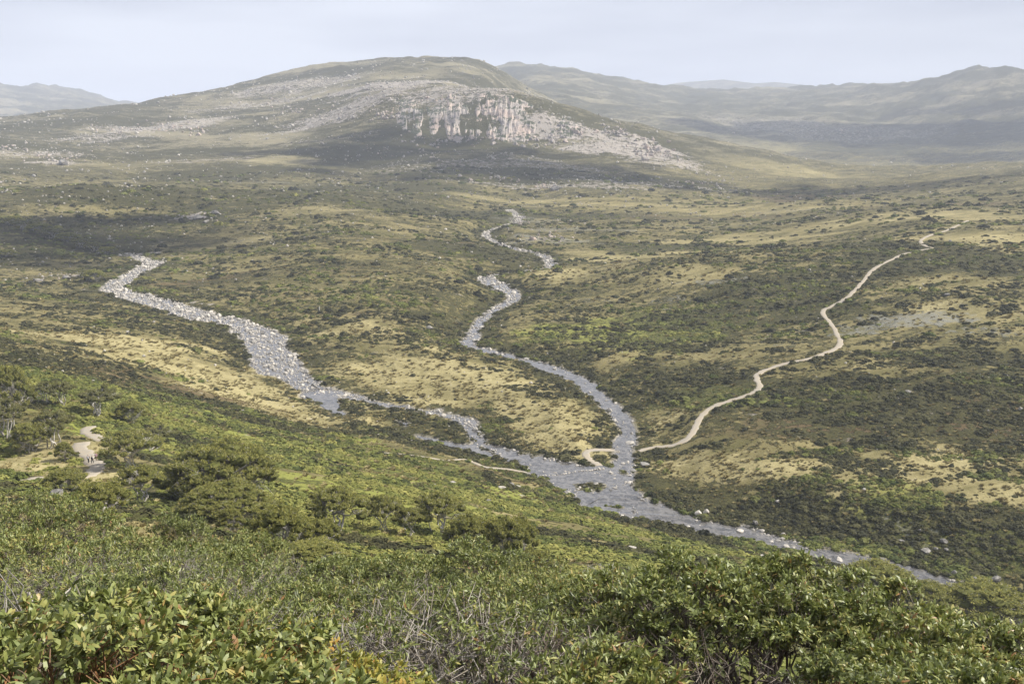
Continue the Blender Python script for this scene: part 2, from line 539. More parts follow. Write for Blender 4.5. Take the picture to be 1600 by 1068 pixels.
def river_sd(x, y):
    """signed distance to the nearest water (exact within 35 m of it) and its level"""
    sd = np.full(x.shape, 1e9); zw = np.zeros(x.shape)
    for nm, poly, mid in POLYS:
        lo = poly[:, :2].min(0) - 60; hi = poly[:, :2].max(0) + 60
        k = np.nonzero((x > lo[0]) & (x < hi[0]) & (y > lo[1]) & (y < hi[1]))[0]
        if not len(k): continue
        d, zz = line_dist(x[k], y[k], mid)
        m = d < 75
        k, zz = k[m], zz[m]
        if not len(k): continue
        s = poly_sd(x[k], y[k], poly)
        m = s < sd[k]
        sd[k[m]] = s[m]; zw[k[m]] = zz[m]
    return sd, zw


PATHS = []                                          # filled below: (polyline with heights, half width)


def ground_height(x, y, with_path=True):
    x = np.atleast_1d(np.asarray(x, float)); y = np.atleast_1d(np.asarray(y, float))
    z = base_height(x, y)
    sd, zw = river_sd(x, y)
    f = sstep(2.0, 26.0, sd)
    bank = zw + 0.25 + np.clip(sd, 0, 30) * 0.05
    keep = np.maximum(zw + 0.3 - z, 0) * sstep(55.0, 18.0, sd)
    z = np.where(sd < 60, bank * (1 - f) + (z + keep) * f, z)
    z = np.where(sd < 0.6, zw + 0.25 - 0.85 * sstep(0.6, -0.8, sd), z)
    for ix, iy, iz, rx, ry in ISLANDS:
        q = np.hypot((x - ix) / rx, (y - iy) / ry) + (fbm(x / 2.0, y / 2.0, 2, 71) - 0.5) * 0.7
        z = np.where(q < 1.25, np.maximum(z, iz - 0.6 + 0.85 * sstep(1.2, 0.7, q)), z)
    if with_path:
        for line, hw in PATHS:
            lo = line[:, :2].min(0) - 8; hi = line[:, :2].max(0) + 8
            k = (x > lo[0]) & (x < hi[0]) & (y > lo[1]) & (y < hi[1])
            if not k.any(): continue
            d, pz = line_dist(x[k], y[k], line)
            f = sstep(hw + 3.0, hw + 0.3, d)
            z[k] = z[k] * (1 - f) + (pz - 0.10) * f
    return z


_LR = np.linspace(math.log(2.0), math.log(15000), 1700)


def hit(u, v, lift=0.0):
    """where the line of sight through a point of the photograph meets the bare ground"""
    th, t = ray(u, v)
    te = _hit_cols(float(th))
    k = np.argmax(te >= t)
    r = math.exp(_LR[k])
    return r * math.sin(th), r * math.cos(th)


_cache = {}


def _hit_cols(th):
    key = round(th, 4)
    if key not in _cache:
        r = np.exp(_LR)
        _cache[key] = (ground_height(r * math.sin(th), r * math.cos(th), False) - EYE) / r
    return _cache[key]


def gz(x, y):
    return float(ground_height(np.array([x]), np.array([y]))[0])


_b = []
for u, v, bh, br in ((690, 560, 3, 45), (640, 500, 6, 62), (600, 455, 9, 75), (570, 410, 11, 90), (540, 365, 12, 110), (500, 325, 12, 130), (1450, 480, 6, 60), (1300, 430, 7, 85), (1500, 390, 9, 100), (1150, 430, 5, 70), (1400, 350, 9, 120),
                      (1000, 440, 4, 55), (90, 320, 13, 120), (260, 320, 9, 110), (390, 300, -6, 90), (1250, 570, 2.5, 40), (1450, 600, 3, 45), (720, 330, -5, 80), (1080, 340, -5, 90), (1250, 325, 6, 90)):
    _b.append((*hit(u, v), bh, br))
BULGE.extend(_b)
_cache.clear()

# paths, surveyed along their middle
HILLPATH = [(1512, 345), (1497, 352), (1478, 360), (1458, 366), (1444, 372), (1439, 379), (1446, 385), (1456, 388), (1440, 392), (1412, 397), (1396, 404), (1374, 416), (1359, 426), (1350, 438), (1332, 458), (1318, 469), (1298, 481), (1286, 486), (1291, 498), (1304, 516), (1312, 530), (1312, 540),
            (1300, 548), (1268, 560), (1234, 568), (1212, 574), (1187, 583), (1182, 593), (1187, 604), (1178, 612), (1150, 624), (1120, 634), (1103, 643), (1092, 655), (1084, 672), (1074, 686), (1050, 696), (1022, 701), (998, 707)]
SPITPATH = [(960, 706), (942, 703), (925, 704), (915, 710), (921, 719), (936, 726), (944, 733)]
LOWPATH = [(842, 743), (800, 736), (760, 729), (728, 722), (690, 716), (640, 711), (600, 707)]
NEARPATH = [(20, 752), (70, 748), (112, 744), (138, 742), (150, 735), (150, 727), (140, 715), (128, 704), (125, 693)]
TOPPATH = [(163, 688), (148, 682), (136, 674), (140, 668)]
path_specs = [('gravel_path', HILLPATH, 1.05), ('gravel_path', SPITPATH, 1.15), ('gravel_path', LOWPATH, 0.6), ('gravel_path', NEARPATH, 1.45), ('gravel_path', TOPPATH, 1.3)]
_lines = []
for nm, rows, hw in path_specs:
    xy = np.array([hit(u, v) for u, v in rows])
    xy = densify(np.c_[xy, np.zeros(len(xy))], 5)[:, :2]
    z = ground_height(xy[:, 0], xy[:, 1], False)
    kz = np.convolve(np.pad(z, 3, mode='edge'), np.ones(7) / 7, 'valid')
    _lines.append((np.c_[xy, kz], hw))
PATHS.extend(_lines)
_cache.clear()
# ------------------------------------------------------------------ ground sheet (polar net, finest where it is seen most obliquely)
half = math.radians(29.5)
th_in = np.linspace(-half, half, 760)
th_out = half + (math.radians(64) - half) * np.linspace(0, 1, 26)[1:] ** 1.4
TH = np.concatenate([-th_out[::-1], th_in, th_out])
edges = [(0.8, 40, 40), (40, 100, 50)]
rr = [np.geomspace(0.8, 40, 36), np.linspace(41.5, 100, 40)]
u_ = np.linspace(1 / 102.0, 1 / 1300.0, 520)
rr.append(1 / u_)
rr.append(np.linspace(1308, 2450, 215))
rr.append(np.linspace(2460, 3800, 130))
rr.append(np.geomspace(3815, 8300, 110))
rr.append(np.geomspace(8400, 15500, 40))
RR = np.unique(np.concatenate(rr))
fill = []
for a, b in zip(RR[:-1], RR[1:]):          # 1/r spacing leaves wide gaps past 700 m: close them
    if 600 < a < 1300 and b - a > 6.5:
        fill.extend(np.linspace(a, b, int((b - a) / 5.5) + 2)[1:-1])
RR = np.unique(np.concatenate([RR, fill]))
TT, RG = np.meshgrid(TH, RR)
gx = (RG * np.sin(TT)).ravel(); gy = (RG * np.cos(TT)).ravel()
gzv = ground_height(gx, gy)
nr, nt = len(RR), len(TH)
idx = np.arange(nr * nt).reshape(nr, nt)
quads = np.stack([idx[:-1, :-1], idx[:-1, 1:], idx[1:, 1:], idx[1:, :-1]], -1).reshape(-1, 4)

# what grows where: patches of cover, placed by survey (column, row, half-width m, half-depth m, turn, weight)
gr = np.hypot(gx, gy)
gsd, gzw = river_sd(gx, gy)


def warp(x, y, s, a, seed):
    return x + (fbm(x / s, y / s, 3, seed) - .5) * a, y + (fbm(x / s, y / s, 3, seed + 50) - .5) * a


def patches(x, y, rows):
    out = np.zeros(x.shape)
    for u, v, hw, hd, w in rows:
        cx, cy = hit(u, v)
        th0 = math.atan2(cx, cy)
        Rn = math.hypot(cx, cy)
        Ro = float(np.interp(Rn, _R1, _R0))
        hw = hw * Rn / Ro; hd = hd * float(far_r(Ro * 1.03) - far_r(Ro * .97)) / (Ro * .06)
        R = max(hw, hd) * 1.8
        k = np.nonzero((np.abs(x - cx) < R) & (np.abs(y - cy) < R))[0]
        if not len(k): continue
        xs, ys = x[k], y[k]
        # local frame: across and along the bearing
        lx = (xs - cx) * math.cos(th0) - (ys - cy) * math.sin(th0)
        ly = (xs - cx) * math.sin(th0) + (ys - cy) * math.cos(th0)
        wv = (fbm(lx / (hw * .5), ly / (hd * .5), 4, int(u + v), .6) - .5) * 1.5
        q = np.sqrt((lx / hw) ** 2 + (ly / hd) ** 2) + wv
        out[k] = np.maximum(out[k], w * sstep(1.2, 0.55, q))
    return out


STRAW = [(150, 528, 60, 16, .9), (230, 560, 50, 26, .95), (330, 585, 40, 26, .9), (430, 620, 36, 26, .95), (500, 655, 26, 14, .9), (250, 480, 30, 12, .7), (560, 515, 30, 16, .95), (500, 500, 16, 10, .6), (650, 575, 40, 30, .8),
         (740, 590, 36, 34, .85), (690, 620, 36, 22, .85), (850, 640, 26, 26, .75), (900, 660, 22, 16, .8), (850, 690, 22, 10, .85), (905, 705, 10, 8, .95), (1010, 690, 6, 10, .8), (1030, 655, 10, 16, .7),
         (1100, 720, 22, 8, .9), (1180, 735, 26, 12, .85), (1330, 745, 24, 16, .7), (1500, 730, 26, 18, .8), (1560, 770, 22, 14, .7), (1250, 690, 22, 6, .5), (960, 560, 12, 20, .5),
         (30, 725, 10, 12, .95), (150, 745, 9, 12, .9), (80, 705, 8, 10, .9), (210, 832, 4, 8, .9), (170, 700, 5, 8, .8), (420, 740, 16, 10, .5), (520, 770, 18, 10, .5), (620, 800, 16, 9, .5), (720, 790, 18, 9, .5), (350, 670, 20, 10, .4), (560, 740, 20, 9, .4), (840, 765, 10, 8, .9), (960, 850, 16, 6, .8),
         (1240, 880, 14, 5, .9), (1440, 925, 12, 5, .9), (590, 640, 14, 10, .6), (580, 690, 14, 8, .5),
         (820, 316, 150, 14, .6), (1000, 320, 120, 12, .6), (1150, 330, 120, 20, .5), (1000, 400, 80, 26, .75), (880, 430, 40, 26, .7), (1150, 378, 80, 22, .65), (1300, 355, 80, 24, .6), (1480, 335, 90, 26, .65), (1560, 375, 50, 30, .7), (1050, 430, 40, 22, .6),
         (1440, 440, 40, 22, .5), (1500, 490, 36, 24, .7), (1380, 575, 30, 12, .5), (1100, 560, 36, 14, .5), (440, 250, 46, 34, .95), (420, 215, 60, 60, .6), (300, 200, 90, 90, .7), (650, 110, 160, 120, .85), (560, 95, 160, 120, .5), (500, 150, 120, 90, .5),  # on the left shoulder, sunlight on pale grass is painted in as straw
         (370, 420, 40, 26, .5), (380, 380, 40, 16, .6), (560, 440, 40, 18, .4), (480, 330, 60, 20, .5), (100, 330, 60, 20, .5), (180, 260, 70, 24, .4), (1180, 225, 140, 90, .5), (1150, 250, 100, 60, .5), (1220, 265, 110, 60, .55)]
BROWN = [(130, 572, 30, 12, .95), (230, 600, 30, 14, .8), (340, 625, 30, 12, .7), (240, 470, 30, 14, .6), (330, 440, 50, 18, .7), (450, 465, 40, 16, .5), (1330, 680, 34, 12, .9), (1180, 670, 26, 10, .7), (1480, 650, 34, 20, .85), (1250, 650, 30, 10, .6),
         (1500, 590, 30, 20, .6), (1130, 810, 14, 8, .8), (1180, 790, 16, 10, .6), (820, 745, 14, 8, .9), (780, 745, 14, 6, .8), (690, 380, 60, 26, .6), (1250, 310, 140, 40, .7), (1100, 345, 120, 26, .6), (900, 760, 14, 8, .3), (1000, 745, 10, 8, .4),
         (600, 480, 40, 18, .5), (150, 430, 40, 16, .5), (1450, 320, 120, 30, .6), (550, 420, 60, 30, .5), (1350, 500, 24, 14, .4)]
GRAVEL = [(1380, 508, 26, 10, 0.61), (1450, 495, 26, 12, 0.61), (1330, 520, 16, 6, 0.54), (1440, 832, 12, 8, 0.37), (1480, 850, 8, 6, 0.34), (1530, 520, 20, 8, 0.48), (940, 470, 22, 8, 0.41), (1120, 440, 26, 8, 0.54), (1100, 355, 50, 10, 0.48), (1050, 470, 20, 8, 0.41),
          (1220, 540, 14, 5, 0.41), (740, 600, 16, 10, 0.27), (860, 375, 40, 24, 0.58), (900, 360, 50, 16, 0.54), (820, 345, 30, 30, 0.48), (390, 375, 24, 8, 0.41), (130, 365, 26, 8, 0.41), (1230, 330, 70, 10, 0.41), (1200, 400, 26, 8, 0.34), (1490, 380, 26, 10, 0.34), (420, 285, 40, 12, 0.48), (1330, 812, 8, 5, 0.34), (1250, 240, 60, 60, 0.27)]
ROCKY = [(250, 200, 120, 50, .8), (150, 215, 90, 40, .6), (470, 130, 150, 80, .7), (420, 165, 120, 40, .65), (620, 130, 140, 70, .9), (560, 165, 130, 60, .8), (700, 145, 140, 60, .7), (880, 205, 80, 30, .9), (960, 235, 90, 40, .9), (1040, 250, 70, 36, .7), (1000, 225, 80, 30, .9), (330, 250, 60, 20, .5), (820, 255, 130, 40, .5), (700, 255, 130, 40, .35), (880, 290, 120, 20, .6), (1040, 290, 130, 20, .5),
         (50, 240, 90, 30, .6), (90, 255, 40, 12, .8), (310, 340, 24, 10, .8), (100, 430, 16, 6, .7), (60, 440, 10, 5, .7), (1150, 190, 200, 160, .4), (1230, 200, 220, 160, .5), (1350, 210, 200, 160, .5), (1250, 215, 160, 60, .5), (220, 400, 16, 10, .6), (270, 480, 20, 8, .6)]
GREEN = [(250, 640, 60, 36, .9), (400, 690, 50, 30, .9), (550, 720, 46, 26, .95), (700, 745, 40, 20, .95), (600, 770, 30, 18, .9), (350, 700, 40, 20, .9), (150, 610, 60, 26, .8), (820, 790, 30, 18, .9), (920, 815, 26, 12, .8), (700, 830, 30, 16, .8), (450, 760, 24, 16, .8), (1000, 520, 40, 40, .6), (900, 520, 30, 24, .6), (1100, 620, 24, 14, .5), (1380, 780, 20, 14, .5), (1550, 860, 20, 8, .7), (1450, 880, 20, 8, .7), (1370, 860, 14, 6, .8)]
DARK = [(250, 350, 110, 50, .6), (450, 300, 130, 60, .6), (600, 300, 110, 60, .75), (350, 270, 110, 50, .6), (150, 300, 100, 50, .6), (480, 370, 70, 40, .5), (900, 340, 70, 30, .6), (1050, 385, 60, 20, .7), (1350, 385, 60, 22, .8), (1500, 420, 50, 22, .8), (1200, 450, 40, 18, .8), (1100, 600, 26, 10, .8), (160, 392, 22, 12, 1.0), (125, 381, 24, 12, 1.0), (85, 369, 28, 13, 1.0), (45, 358, 28, 13, 1.0), (10, 350, 28, 13, 1.0), (1450, 400, 60, 30, .95), (1300, 440, 50, 30, .9), (1150, 500, 50, 30, .85), (1250, 480, 40, 26, .9), (1050, 580, 30, 22, .8), (1250, 610, 40, 22, .8), (1400, 640, 50, 26, .95), (1550, 610, 40, 30, .95), (1500, 560, 40, 16, .9), (1080, 620, 30, 14, .8), (1300, 640, 40, 12, .8), (1400, 700, 40, 12, .7), (1540, 690, 30, 16, .8), (1300, 830, 22, 9, .8), (1250, 780, 22, 9, .8), (1150, 790, 16, 8, .8), (1060, 780, 14, 8, .8), (1450, 800, 22, 10, .7), (1560, 830, 22, 12, .9), (1080, 760, 14, 8, .7),
        (60, 395, 70, 26, .95), (130, 380, 60, 20, .9), (180, 420, 30, 14, .8), (800, 275, 140, 40, .9), (980, 285, 140, 30, .95), (700, 230, 120, 50, .9), (560, 250, 120, 50, .7), (1100, 290, 100, 30, .8), (650, 330, 110, 50, .8), (730, 390, 50, 40, .8), (450, 200, 60, 36, .6), (300, 240, 80, 20, .8), (60, 230, 90, 20, .9), (150, 245, 80, 20, .8), (1330, 235, 200, 60, .7), (1450, 225, 200, 60, .6), (850, 175, 90, 50, .7), (950, 200, 80, 40, .5), (650, 155, 60, 20, .8), (760, 150, 80, 40, .6),
        (720, 665, 14, 10, .7), (780, 680, 8, 7, .8), (650, 640, 14, 5, .8), (520, 590, 18, 10, .6), (440, 560, 20, 10, .7), (370, 545, 16, 8, .8), (960, 640, 8, 14, .8), (1010, 650, 6, 14, .8), (900, 560, 14, 12, .7), (680, 500, 26, 18, .7), (480, 800, 20, 8, .7), (860, 840, 24, 14, .6), (300, 800, 12, 8, .6)]


def cover(x, y):
    xw, yw = x, y
    straw = patches(xw, yw, STRAW); brown = patches(xw, yw, BROWN); gravel = patches(xw, yw, GRAVEL)
    rocky = patches(xw, yw, ROCKY); green = patches(xw, yw, GREEN); dark = patches(xw, yw, DARK)
    return straw, brown, gravel, rocky, green, dark


straw, brown, gravel, rocky, green, dark = cover(gx, gy)
wet = sstep(1.6, 0.0, gsd)
for ix, iy, iz, rx, ry in ISLANDS:
    wet = wet * sstep(.55, 1.0, np.hypot((gx - ix) / rx, (gy - iy) / ry) + (fbm(gx / 2.0, gy / 2.0, 2, 71) - .5) * .7)
rim = sstep(14, 4, gsd) * (1 - wet)
for line, hw in PATHS:
    pass
cA = np.stack([straw, brown, gravel, rocky], -1).astype(np.float32)
litter_shade = sstep(60, 38, gr)  # leaf litter under the thicket, coloured darker to stand for the shrubs' shade
straw = straw * (1 - litter_shade)
brown = np.maximum(brown, litter_shade * .7)
gravel = gravel * (1 - litter_shade)
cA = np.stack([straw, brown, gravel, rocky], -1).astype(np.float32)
cB = np.stack([green * (1 - litter_shade), np.maximum(np.maximum(dark, litter_shade), rim * .75), wet, np.ones_like(wet)], -1).astype(np.float32)
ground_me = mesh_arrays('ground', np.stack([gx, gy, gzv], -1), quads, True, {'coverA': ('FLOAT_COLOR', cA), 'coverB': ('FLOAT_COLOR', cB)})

# ---- ground material
m = NT('heath_ground')
p = m.pos()
A = m.attr('coverA'); B = m.attr('coverB')
sa = m.add('ShaderNodeSeparateColor'); m.l.new(A.outputs['Color'], sa.inputs[0])
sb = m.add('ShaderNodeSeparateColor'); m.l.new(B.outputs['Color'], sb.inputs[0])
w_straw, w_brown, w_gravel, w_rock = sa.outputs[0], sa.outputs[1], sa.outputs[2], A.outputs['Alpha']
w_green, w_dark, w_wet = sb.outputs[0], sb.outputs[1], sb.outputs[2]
# bands of growth run along the slopes
sp0 = m.add('ShaderNodeSeparateXYZ'); m.l.new(p, sp0.inputs[0])
lean = m.math('ADD', m.math('MULTIPLY', m.math('MAXIMUM', sp0.outputs[0], 0.0), .42), m.math('MULTIPLY', m.math('MAXIMUM', m.math('MULTIPLY', sp0.outputs[0], -1.0), 0.0), .26))
cmb = m.add('ShaderNodeCombineXYZ')
m.put(cmb.inputs[0], m.math('MULTIPLY', sp0.outputs[0], .42)); m.put(cmb.inputs[1], m.math('SUBTRACT', sp0.outputs[1], lean)); m.put(cmb.inputs[2], m.math('MULTIPLY', sp0.outputs[2], .6))
pb = cmb.outputs[0]
n_big = m.noise(pb, 0.011, 5, .6)
n_mid = m.noise(pb, 0.05, 5, .62, .4)
n_sml = m.noise(p, 0.30, 5, .65, .5)
n_fin = m.noise(p, 1.7, 4, .65)
n_b2 = m.noise(pb, 0.085, 4, .6, 1.0)
# grass under everything
grass = m.mix(m.ramp(n_mid, .38, .62), (0.105, 0.094, 0.036), (0.200, 0.168, 0.074))
grass = m.mix(m.math('MULTIPLY', m.ramp(n_b2, .5, .66), .7), grass, (0.265, 0.220, 0.098))
grass = m.mix(m.ramp(m.math('ADD', w_straw, m.math('MULTIPLY', m.math('SUBTRACT', n_b2, .5), 1.6)), .25, .95), grass, m.mix(m.ramp(m.math('ADD', m.math('MULTIPLY', n_sml, .5), m.math('MULTIPLY', n_mid, .5)), .40, .60), (0.200, 0.170, 0.076), (0.345, 0.295, 0.148)))
grass = m.mix(m.math('MULTIPLY', m.ramp(m.math('ADD', w_green, m.math('MULTIPLY', n_mid, .6)), .5, 1.1), .85), grass, m.mix(n_sml, (0.115, 0.140, 0.024), (0.275, 0.275, 0.060)))
grass = m.mix(m.ramp(m.math('ADD', w_brown, m.math('MULTIPLY', m.math('SUBTRACT', n_mid, .5), 1.4)), .35, .85), grass, m.mix(n_sml, (0.072, 0.052, 0.025), (0.142, 0.104, 0.052)))
# higher up the turf is greyer
sz = m.add('ShaderNodeSeparateXYZ'); m.l.new(p, sz.inputs[0])
alp = m.ramp(m.math('ADD', sz.outputs[2], m.math('MULTIPLY', m.math('SUBTRACT', n_mid, .5), 40.0)), 22.0, 75.0)
alp = m.math('MULTIPLY', alp, m.ramp(sz.outputs[1], 600.0, 1100.0))
n_wide = m.noise(pb, 0.0055, 7, .68, .6)
grass = m.mix(m.math('MULTIPLY', alp, .72), grass, m.mix(m.ramp(n_wide, .38, .62), (0.090, 0.086, 0.056), (0.215, 0.190, 0.125)))
# shrubs: share of the ground they cover
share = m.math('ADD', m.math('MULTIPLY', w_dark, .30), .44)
share = m.math('SUBTRACT', share, m.math('MULTIPLY', w_straw, .30))
share = m.math('ADD', share, m.math('MULTIPLY', w_green, .08))
share = m.math('ADD', share, m.math('MULTIPLY', m.math('SUBTRACT', n_big, .5), .5))
share = m.math('ADD', share, m.math('MULTIPLY', alp, m.math('ADD', m.math('MULTIPLY', m.math('SUBTRACT', n_wide, .5), -1.6), .10)))
pat = m.math('ADD', m.math('MULTIPLY', n_sml, .55), m.math('MULTIPLY', n_b2, .45))
edge = m.math('ADD', m.math('MULTIPLY', share, -.42), .70)
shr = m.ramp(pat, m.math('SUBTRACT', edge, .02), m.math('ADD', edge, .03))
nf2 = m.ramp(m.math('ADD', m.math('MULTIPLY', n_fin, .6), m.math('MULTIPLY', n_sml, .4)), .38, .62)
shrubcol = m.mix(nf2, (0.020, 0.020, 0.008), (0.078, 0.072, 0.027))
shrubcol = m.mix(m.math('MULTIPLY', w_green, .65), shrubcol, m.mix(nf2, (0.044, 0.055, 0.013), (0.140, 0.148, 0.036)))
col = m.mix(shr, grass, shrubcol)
# bare grey gravel flats and pale scree
gcol = m.mix(n_fin, (0.12, 0.12, 0.095), (0.27, 0.26, 0.215))
col = m.mix(m.ramp(m.math('ADD', w_gravel, m.math('MULTIPLY', m.math('SUBTRACT', n_sml, .5), 1.5)), .35, .75), col, gcol)
n_rk = m.noise(p, 0.11, 7, .78)
rcol = m.mix(m.noise(p, .05, 3), (0.31, 0.285, 0.255), (0.39, 0.335, 0.29))
rocks = m.ramp(m.math('ADD', n_rk, m.math('MULTIPLY', w_rock, .24)), .62, .70)
col = m.mix(m.math('MULTIPLY', rocks, .85), col, rcol)
# wet stones in and beside the water
col = m.mix(w_wet, col, m.mix(m.ramp(n_fin, .35, .65), (0.14, 0.125, 0.10), (0.36, 0.33, 0.285)))
ground_mat = m.base(col, .95, .1)
hgt = m.math('ADD', m.math('MULTIPLY', shr, .5), m.math('ADD', m.math('MULTIPLY', n_fin, .25), m.math('MULTIPLY', n_sml, .5)))
m.bump(hgt, .9, 1.1)
ground = link('ground', ground_me, ground_mat)
tag(ground, 'heath and grass covered valley floor and mountain slopes', None, None, 'structure')

# ------------------------------------------------------------------ water
m = NT('stream_water')
p = m.pos()
wn1 = m.noise(p, .5, 5, .6, .8)
wn2 = m.noise(p, 1.9, 4, .6, .4)
bed = m.mix(m.ramp(wn1, .35, .65), (0.050, 0.048, 0.046), (0.15, 0.140, 0.128))
foam = m.ramp(m.math('ADD', m.math('MULTIPLY', wn2, .6), m.math('MULTIPLY', wn1, .5)), .70, .82)
m.base(m.mix(foam, bed, (0.55, 0.55, 0.56)), .08, .9)
m.bsdf.inputs['IOR'].default_value = 1.5
m.bump(m.math('ADD', wn2, m.math('MULTIPLY', wn1, .8)), .22, .12)
water_mat = m.mat
for k, (nm, poly, mid) in enumerate(POLYS):
    tri = tessellate_polygon([[Vector((a, b, 0)) for a, b, c in poly]])
    tri = np.array([t for t in tri], np.int32)
    _, zz = line_dist(poly[:, 0], poly[:, 1], mid)
    v = np.c_[poly[:, :2], zz + 0.012 * k]
    # face up
    nrm = np.cross(v[tri[:, 1]] - v[tri[:, 0]], v[tri[:, 2]] - v[tri[:, 0]])[:, 2]
    tri[nrm < 0] = tri[nrm < 0][:, ::-1]
    o = link('river_water', mesh_arrays('river_water', v, tri, False), water_mat)
    tag(o, {'left_river': 'wide stony river winding in from the left valley', 'right_creek': 'narrow creek winding down from the rocky mountain', 'main_river': 'river running on below the meeting of both streams',
            'side_channel': 'still side channel below the grassy island', 'side_pool': 'small side pool at the bend of the stony river', 'puddle': 'tiny puddle on the grassy island'}[nm], None, None, 'structure')

# ------------------------------------------------------------------ paths
m = NT('path_gravel')
p = m.pos()
n1 = m.noise(p, .5, 4); n2 = m.noise(p, 4, 3)
path_mat = m.base(m.mix(m.math('MULTIPLY', m.ramp(n1, .35, .7), .8), m.mix(n2, (0.27, 0.225, 0.165), (0.40, 0.345, 0.265)), (0.30, 0.275, 0.235)), .95, .1)
m.bump(n2, .3, .1)
plabels = ['long pale gravel path zigzagging up the far slope', 'curved pale path across the grassy spit between streams', 'thin pale track leading to the stepping stones', 'gravel path carrying three walkers on the near slope', 'short bend of gravel path behind the walkers']
for (nm, rows, hw), (line, _), lb in zip(path_specs, PATHS, plabels):
    d = np.gradient(line[:, :2], axis=0); d /= np.linalg.norm(d, axis=1)[:, None] + 1e-9
    nrm = np.stack([-d[:, 1], d[:, 0]], -1)
    k = len(line)
    wv = hw * (1 + (rng.random(k) - .5) * .7)
    wl_ = hw * (1 + (rng.random(k) - .5) * .7)
    rows_v = [np.c_[line[:, :2] + nrm * (s * np.where(s > 0, wv, wl_))[:, None] if not np.isscalar(s) else line[:, :2] + nrm * ((wv if s > 0 else wl_) * s)[:, None], line[:, 2] + dz] for s, dz in ((-1.25, -.35), (-1, .04), (-.4, .07), (.4, .07), (1, .04), (1.25, -.35))]
    v = np.concatenate(rows_v)
    f = []
    for a in range(5):
        i0 = np.arange(k - 1)
        f.append(np.stack([a * k + i0, a * k + i0 + 1, (a + 1) * k + i0 + 1, (a + 1) * k + i0], -1))
    f = np.concatenate(f)
    v0 = v[f[0]]
    if np.cross(v0[1] - v0[0], v0[2] - v0[0])[2] < 0: f = f[:, ::-1]
    o = link(nm, mesh_arrays(nm, v, f, True), path_mat)
    tag(o, lb, None, None, 'structure')
# ------------------------------------------------------------------ scattering helper (for what nobody could count)
def scatter(name, P, rot, scl, idx, protos, tint=None):
    attrs = {'rot': ('FLOAT_VECTOR', rot.astype(np.float32)), 'scl': ('FLOAT_VECTOR', scl.astype(np.float32)), 'pick': ('INT', idx.astype(np.int32))}
    if tint is not None: attrs['tint'] = ('FLOAT', tint.astype(np.float32))
    me = bpy.data.meshes.new(name)
    me.vertices.add(len(P)); me.vertices.foreach_set('co', P.astype(np.float32).ravel())
    for an, (kind, arr) in attrs.items():
        at = me.attributes.new(an, kind, 'POINT')
        at.data.foreach_set('vector' if kind == 'FLOAT_VECTOR' else 'value', np.ascontiguousarray(arr).ravel())
    me.update()
    o = bpy.data.objects.new(name, me)
    COL.objects.link(o)
    pc = bpy.data.collections.new(name + '_kinds')
    for q in protos:
        pc.objects.link(bpy.data.objects.new(q.name, q))
    ng = bpy.data.node_groups.new(name, 'GeometryNodeTree')
    ng.interface.new_socket('Geometry', in_out='INPUT', socket_type='NodeSocketGeometry')
    ng.interface.new_socket('Geometry', in_out='OUTPUT', socket_type='NodeSocketGeometry')
    gi = ng.nodes.new('NodeGroupInput'); go = ng.nodes.new('NodeGroupOutput')
    ci = ng.nodes.new('GeometryNodeCollectionInfo')
    ci.inputs['Collection'].default_value = pc
    ci.inputs['Separate Children'].default_value = True
    ci.inputs['Reset Children'].default_value = True
    ip = ng.nodes.new('GeometryNodeInstanceOnPoints')
    ip.inputs['Pick Instance'].default_value = True

    def named(nm, dt):
        nd = ng.nodes.new('GeometryNodeInputNamedAttribute'); nd.data_type = dt; nd.inputs['Name'].default_value = nm
        return nd.outputs['Attribute']
    e2r = ng.nodes.new('FunctionNodeEulerToRotation')
    L = ng.links.new
    L(gi.outputs[0], ip.inputs['Points']); L(ci.outputs[0], ip.inputs['Instance'])
    L(named('pick', 'INT'), ip.inputs['Instance Index'])
    L(named('rot', 'FLOAT_VECTOR'), e2r.inputs[0]); L(e2r.outputs[0], ip.inputs['Rotation'])
    L(named('scl', 'FLOAT_VECTOR'), ip.inputs['Scale'])
    L(ip.outputs[0], go.inputs[0])
    md = o.modifiers.new('scatter', 'NODES'); md.node_group = ng
    o['kind'] = 'stuff'
    return o


def in_frame(x, y, z, pad=20):
    dx, dy, dz = x, y, z - EYE
    f = dy * CP - dz * SP; up = dy * SP + dz * CP
    u = 800 + FPX * dx / np.maximum(f, .1); v = 534 - FPX * up / np.maximum(f, .1)
    return (f > .5) & (u > -pad) & (u < 1600 + pad) & (v > -pad) & (v < 1068 + pad)


def path_dist(x, y):
    d = np.full(x.shape, 1e9)
    for line, hw in PATHS:
        lo = line[:, :2].min(0) - 12; hi = line[:, :2].max(0) + 12
        k = np.nonzero((x > lo[0]) & (x < hi[0]) & (y > lo[1]) & (y < hi[1]))[0]
        if len(k):
            dd, _ = line_dist(x[k], y[k], line)
            d[k] = np.minimum(d[k], dd - hw)
    return d


# ------------------------------------------------------------------ rocks
m = NT('pale_granite')
p = m.objco()
rnd = m.objrand()
g1 = m.noise(p, 2.2, 5, .65); g2 = m.noise(p, 9, 4, .7)
col = m.mix(rnd, (0.23, 0.215, 0.195), (0.52, 0.475, 0.41))
col = m.mix(m.ramp(g1, .50, .75), col, (0.22, 0.21, 0.185))
col = m.mix(m.math('MULTIPLY', m.ramp(g2, .5, .8), .6), col, (0.50, 0.47, 0.42))
rock_mat = m.base(col, .9, .2)
m.bump(m.math('ADD', g1, m.math('MULTIPLY', g2, .4)), .6, .12)


